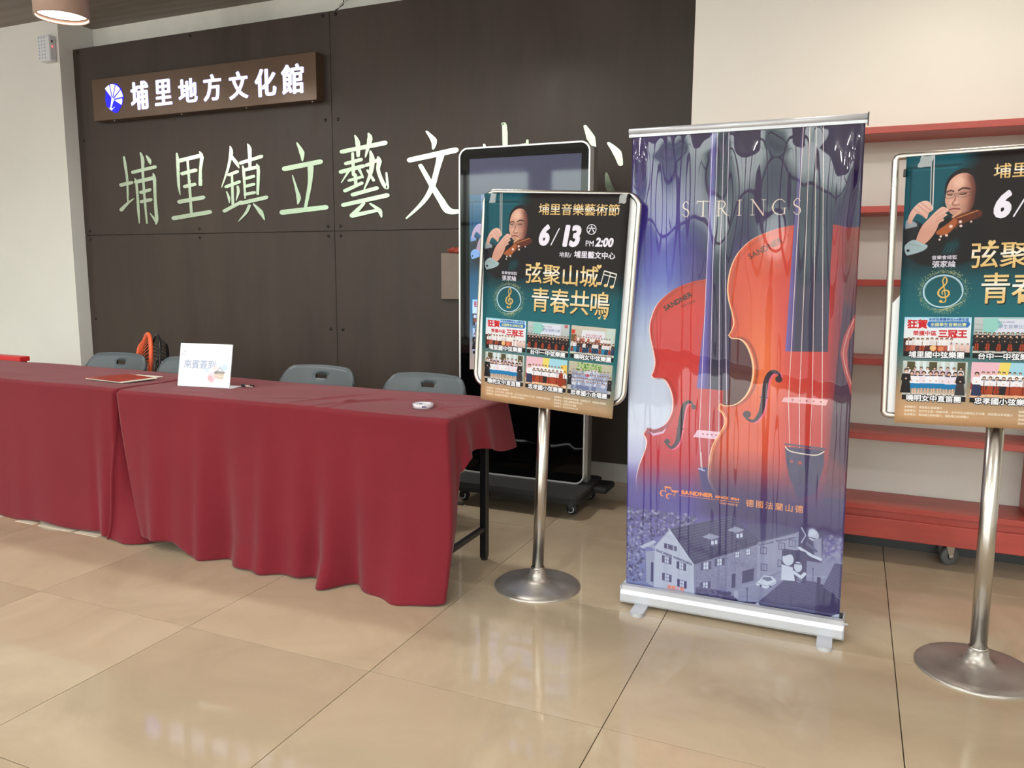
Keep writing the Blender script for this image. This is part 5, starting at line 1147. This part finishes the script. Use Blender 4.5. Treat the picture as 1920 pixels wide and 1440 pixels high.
tp = thing('tape_roll', 'clear tape roll with blue print on the right tablecloth', 'tape', (1.372, 1.565, ZT))
MB().lathe([(.034, .0), (.043, .0), (.0435, .018), (.034, .018), (.034, 0)], (1.372, 1.565, ZT+.001), 40).build('tape', mat('translucent_tape', (214, 206, 216), .2, coat=.5), tp)
MB().lathe([(.0315, .0), (.034, .0), (.034, .0182), (.0315, .0182), (.0315, 0)], (1.372, 1.565, ZT+.001), 40).build('core', M['white_plastic'], tp)
for a in (-1.15, 2.2, -2.6):
    pm = MB(); rr_ = .0437 if a != 2.2 else .0312
    for k in range(4):
        a0 = a+k*.11; pm.add([(1.372+rr_*math.cos(a0), 1.565+rr_*math.sin(a0), ZT+.007), (1.372+rr_*math.cos(a0+.08), 1.565+rr_*math.sin(a0+.08), ZT+.007), (1.372+rr_*math.cos(a0+.08), 1.565+rr_*math.sin(a0+.08), ZT+.014), (1.372+rr_*math.cos(a0), 1.565+rr_*math.sin(a0), ZT+.014)], [(0, 1, 2, 3)])
    pm.build('blue_print', M['navy'], tp)
# sign-in card in an acrylic holder
sh = thing('sign_holder', 'white sign-in card in a leaning clear holder on the tablecloth', 'sign', (.128, 1.61, ZT))
A = Vector((-.018, 1.590, ZT+.002)); Bv = Vector((.272, 1.630, ZT+.002)); dv = (Bv-A).normalized(); nv = Vector((-dv.y, dv.x, 0)); upv = (Vector((0, 0, 1))*math.cos(.20)+nv*math.sin(.20)).normalized(); outv = dv.cross(upv).normalized()
def plate(P0, u, v, n, lu, lv, th, z=0):
    mb = MB(); P = [P0, P0+u*lu, P0+u*lu+v*lv, P0+v*lv]; mb.add([p+n*z for p in P]+[p+n*(z+th) for p in P], [(0, 3, 2, 1), (4, 5, 6, 7), (0, 1, 5, 4), (1, 2, 6, 5), (2, 3, 7, 6), (3, 0, 4, 7)]); return mb
if outv.y > 0: outv = -outv
im_c = paint_card().image('card_print'); M['card'] = print_mat('card_print', im_c, .4, coat=.5, crough=.05)
lw = (Bv-A).length
cm = MB(); P0 = A+outv*.0042; cm.add([P0, P0+dv*lw, P0+dv*lw+upv*.208, P0+upv*.208], [(0, 1, 2, 3)]); cm.build('printed_card', M['card'], sh, uv=[(0, 0), (1, 0), (1, 1), (0, 1)], fix=False)
plate(A, dv, upv, outv, lw, .210, .004).build('back_plate', M['white_card'], sh)
plate(A, dv, nv, Vector((0, 0, 1)), lw+.012, .075, .0025, -.0015).build('foot_plate', M['white_card'], sh)
pc = thing('key_bunch', 'small dark bunch of keys behind the sign-in card', 'keys', (.30, 1.70, ZT))
kb = MB().lathe([(.0001, 0), (.011, .002), (.012, .010), (.0001, .014)], (.292, 1.70, ZT+.002), 12); kb.build('key_fob', M['black_metal'], pc)
MB().tube([(.318+.013*math.cos(t*PI/6), 1.70+.013*math.sin(t*PI/6), ZT+.010+.003*math.sin(t)) for t in range(12)], .0018, 6, closed=True).build('ring', M['steel'], pc)
MB().box(.312, .352, 1.694, 1.702, ZT+.002, ZT+.007, .001).build('key', M['lamp_can'], pc); MB().box(.306, .340, 1.712, 1.724, ZT+.002, ZT+.010, .002).build('key', M['black_metal'], pc)

# chairs behind the tables
def chair():
    c = thing('folding_chair', 'x', 'chair', (0, 0, 0), group='slate grey chairs behind the tables')
    W2 = .245; n_ = 24; vs = []; fs = []
    # backrest plate with rounded top corners and slot handle, built as strips around the slot
    def outline(k):                     # superellipse-like top outline
        x = -W2+2*W2*k/n_; u = abs(x)/W2; return x, .775-.012*u*u-.075*max(0, (u-.72)/.28)**2.2
    bk = MB(); rows = 14
    for face, dy in ((0, 0.0), (1, .022)):
        for j in range(rows+1):
            for k in range(n_+1):
                x, zt = outline(k); z = .46+(zt-.46)*j/rows; y = .045*(1-(x/W2)**2)*1.0+.10*(z-.46)/.32-.02+dy
                if face and j == rows: z -= .006
                vs.append((x, y, z))
    W_ = n_+1; F = (rows+1)*W_
    slot = lambda j, k: j == 11 and 10 <= k < 14
    for j in range(rows):
        for k in range(n_):
            if slot(j, k): continue
            a = j*W_+k; fs.append((a, a+1, a+W_+1, a+W_)); fs.append((F+a, F+a+W_, F+a+W_+1, F+a+1))
    for k in range(n_): a = rows*W_+k; fs.append((a, a+1, F+a+1, F+a)); fs.append((k, F+k, F+k+1, k+1))
    for j in range(rows): a = j*W_; fs.append((a, a+W_, F+a+W_, F+a)); a += n_; fs.append((a, F+a, F+a+W_, a+W_))
    for k in range(10, 14):
        for j in (11, 12): a = j*W_+k; fs.append((a, a+1, F+a+1, F+a))
    for k in (10, 14): a = 11*W_+k; fs.append((a, a+W_, F+a+W_, F+a))
    bk.add(vs, fs, True); o = bk.build('backrest', M['chair'], c)
    rim = MB(); rim.tube([(outline(k)[0], .045*(1-(outline(k)[0]/W2)**2)+.10*(outline(k)[1]-.46)/.32-.009, outline(k)[1]-.004) for k in range(n_+1)], .0115, 10); rim.build('top_rim', M['chair'], c)
    se = MB(); se.box(-.22, .22, -.40, .0, .425, .450, .010); se.build('seat', M['chair'], c)
    for s_ in (-1, 1):
        MB().tube([(s_*.225, .045, .62), (s_*.225, -.02, .42), (s_*.19, -.30, .012)], .012, 10).build('leg', M['black_metal'], c)
        MB().tube([(s_*.215, -.38, .43), (s_*.215, -.10, .36), (s_*.18, .06, .012)], .012, 10).build('leg', M['black_metal'], c)
    MB().tube([(-.225, -.20, .155), (.225, -.20, .155)], .008, 8).build('crossbar', M['black_metal'], c); MB().tube([(-.215, .10, .10), (.215, .10, .10)], .008, 8).build('crossbar', M['black_metal'], c)
    return c
ch0 = chair(); first = True
for x, y, rz, lb in ((-1.315, 2.055, .05, 'slate grey chair back peeking over the left tablecloth, leftmost of the row'), (-.735, 2.075, -.03, 'slate grey chair back between the fan and the sign-in card'), (.240, 2.075, .02, 'slate grey chair back right of the sign-in card, behind the right table'), (.955, 2.03, -.02, 'slate grey chair back nearest the tall screen, behind the tape roll')):
    c = ch0 if first else dup(ch0); first = False
    c.location = (x, y+.20, 0); c.rotation_euler = (0, 0, rz); c['label'] = lb

# fan behind the chairs, seen edge-on
fn = thing('floor_fan', 'black and orange round fan standing edge-on before the dark panel', 'fan', (-1.36, 2.62, 0))
fc = Vector((-1.345, 2.60, .67)); an = math.radians(-34)
def FT(v):
    x, y, z = v.x, v.y, v.z; c_, s_ = math.cos(an), math.sin(an)
    tl_ = math.radians(-8); y, z = y*math.cos(tl_)-z*math.sin(tl_), y*math.sin(tl_)+z*math.cos(tl_)
    return Vector((fc.x+x*c_-y*s_, fc.y+x*s_+y*c_, fc.z+z))
R_ = .215
def ringpts(r, y, n_=40): return [(r*math.cos(2*PI*k/n_), y, r*math.sin(2*PI*k/n_)) for k in range(n_)]
MB().tube(ringpts(R_, -.02), .013, 10, closed=True).xform(FT).build('cage_ring', M['orange'], fn)
MB().tube(ringpts(R_, .035), .009, 8, closed=True).xform(FT).build('rear_ring', M['black_metal'], fn)
ga = MB()
for k in range(44):
    a = 2*PI*k/44; ga.tube([(.035*math.cos(a), -.075, .035*math.sin(a)), (.14*math.cos(a+.15), -.066, .14*math.sin(a+.15)), (R_*math.cos(a+.3), -.02, R_*math.sin(a+.3))], .0022, 4)
ga.xform(FT).build('front_grille', M['orange'], fn, kind='stuff')
gb = MB()
for k in range(44):
    a = 2*PI*k/44; gb.tube([(.06*math.cos(a), .12, .06*math.sin(a)), (.16*math.cos(a), .10, .16*math.sin(a)), (R_*math.cos(a), .035, R_*math.sin(a))], .0022, 4)
gb.xform(FT).build('rear_grille', M['black_metal'], fn, kind='stuff')
for k in range(3):
    bl_ = MB(); a = 2*PI*k/3; vs = []
    for i in range(6):
        r_ = .03+.155*i/5
        for j in range(4): th = a+(j/3-.5)*(.5+.5*math.sin(PI*i/5)); vs.append((r_*math.cos(th), -.01+(j/3-.5)*.03, r_*math.sin(th)))
    bl_.add(vs, [(i*4+j, i*4+j+1, i*4+j+5, i*4+j+4) for i in range(5) for j in range(3)], True); bl_.xform(FT).build('blade', mat('smoky_orange_blade', (120, 58, 34), .3) if k == 0 else bpy.data.materials['smoky_orange_blade'], fn)
mo = MB().lathe([(.0001, .21), (.045, .20), (.055, .16), (.055, .06), (.03, .04), (.0001, .04)], (0, 0, 0), 24, axis='y').xform(FT); mo.build('motor', M['black_metal'], fn)
MB().tube([(fc.x-.08, fc.y+.05, .05), (fc.x-.08, fc.y+.05, .62)], .016, 14).build('pole', M['black_metal'], fn)
MB().lathe([(.17, 0), (.17, .012), (.05, .04), (.02, .06), (.0001, .06)], (fc.x-.08, fc.y+.05, 0), 36).build('base', M['black_metal'], fn)
bg_ = thing('backpack', 'black bag behind the second chair, beside the round fan', 'bag', (-1.08, 2.75, 0))
MB().box(-1.20, -.93, 2.66, 2.86, 0, .69, .06).build('body', M['rubber'], bg_); MB().tube([(-1.10, 2.74, .68), (-1.07, 2.74, .715), (-1.02, 2.74, .72), (-.99, 2.74, .68)], .010, 8).build('handle', M['rubber'], bg_)
MB().box(-1.17, -.96, 2.635, 2.665, .10, .42, .02).build('pocket', M['rubber'], bg_)

# red chair back top at far left, built as a shallow box
rb = thing('red_chairback', 'bright red plastic crate rim showing over the tablecloth at far left', 'chairback', (-2.62, 2.5, 0))
MB().box(-2.86, -2.455, 2.48, 2.53, 0, .665, .01).build('body', M['red_plastic'], rb); MB().box(-2.88, -2.44, 2.46, 2.54, .655, .690, .006).build('rim', M['red_plastic'], rb)
# floor marking tape in front of the left cloth
for a, b, lb in ((-1.32, -1.105, 'off-white floor tape strip at the left frame edge under the cloth hem'), (-.975, -.835, 'shortest off-white floor tape strip, second from the left along the hem'), (-.80, -.56, 'longest off-white floor tape strip, third from the left along the hem'), (-.53, -.37, 'off-white floor tape strip nearest the gap between the two tablecloths')):
    tag(MB().box(a, b, 1.362, 1.400, 0, .0012).build('floor_tape', M['tape_white'], None, ((a+b)/2, 1.38, 0)), lb, 'tape strip', 'floor tape strips under the left cloth')
# little cable above the panel
tag(MB().tube([(-.40, 3.60, 3.27), (-.395, 3.58, 3.15), (-.40, 3.47, 3.072)], .0035, 6).build('wire', M['screw'], None, (-.40, 3.55, 3.1)), 'thin dark wire hanging onto the top seam of the panel', 'wire')
tag(MB().tube([(-.27, 3.60, 3.20), (-.36, 3.57, 3.17), (-.37, 3.50, 3.12), (-.34, 3.45, 3.06)], .003, 6).build('wire', M['base'], None, (-.33, 3.53, 3.1)), 'thin curled grey wire above the panel top seam', 'wire')
bpy.data.objects.remove(_to)
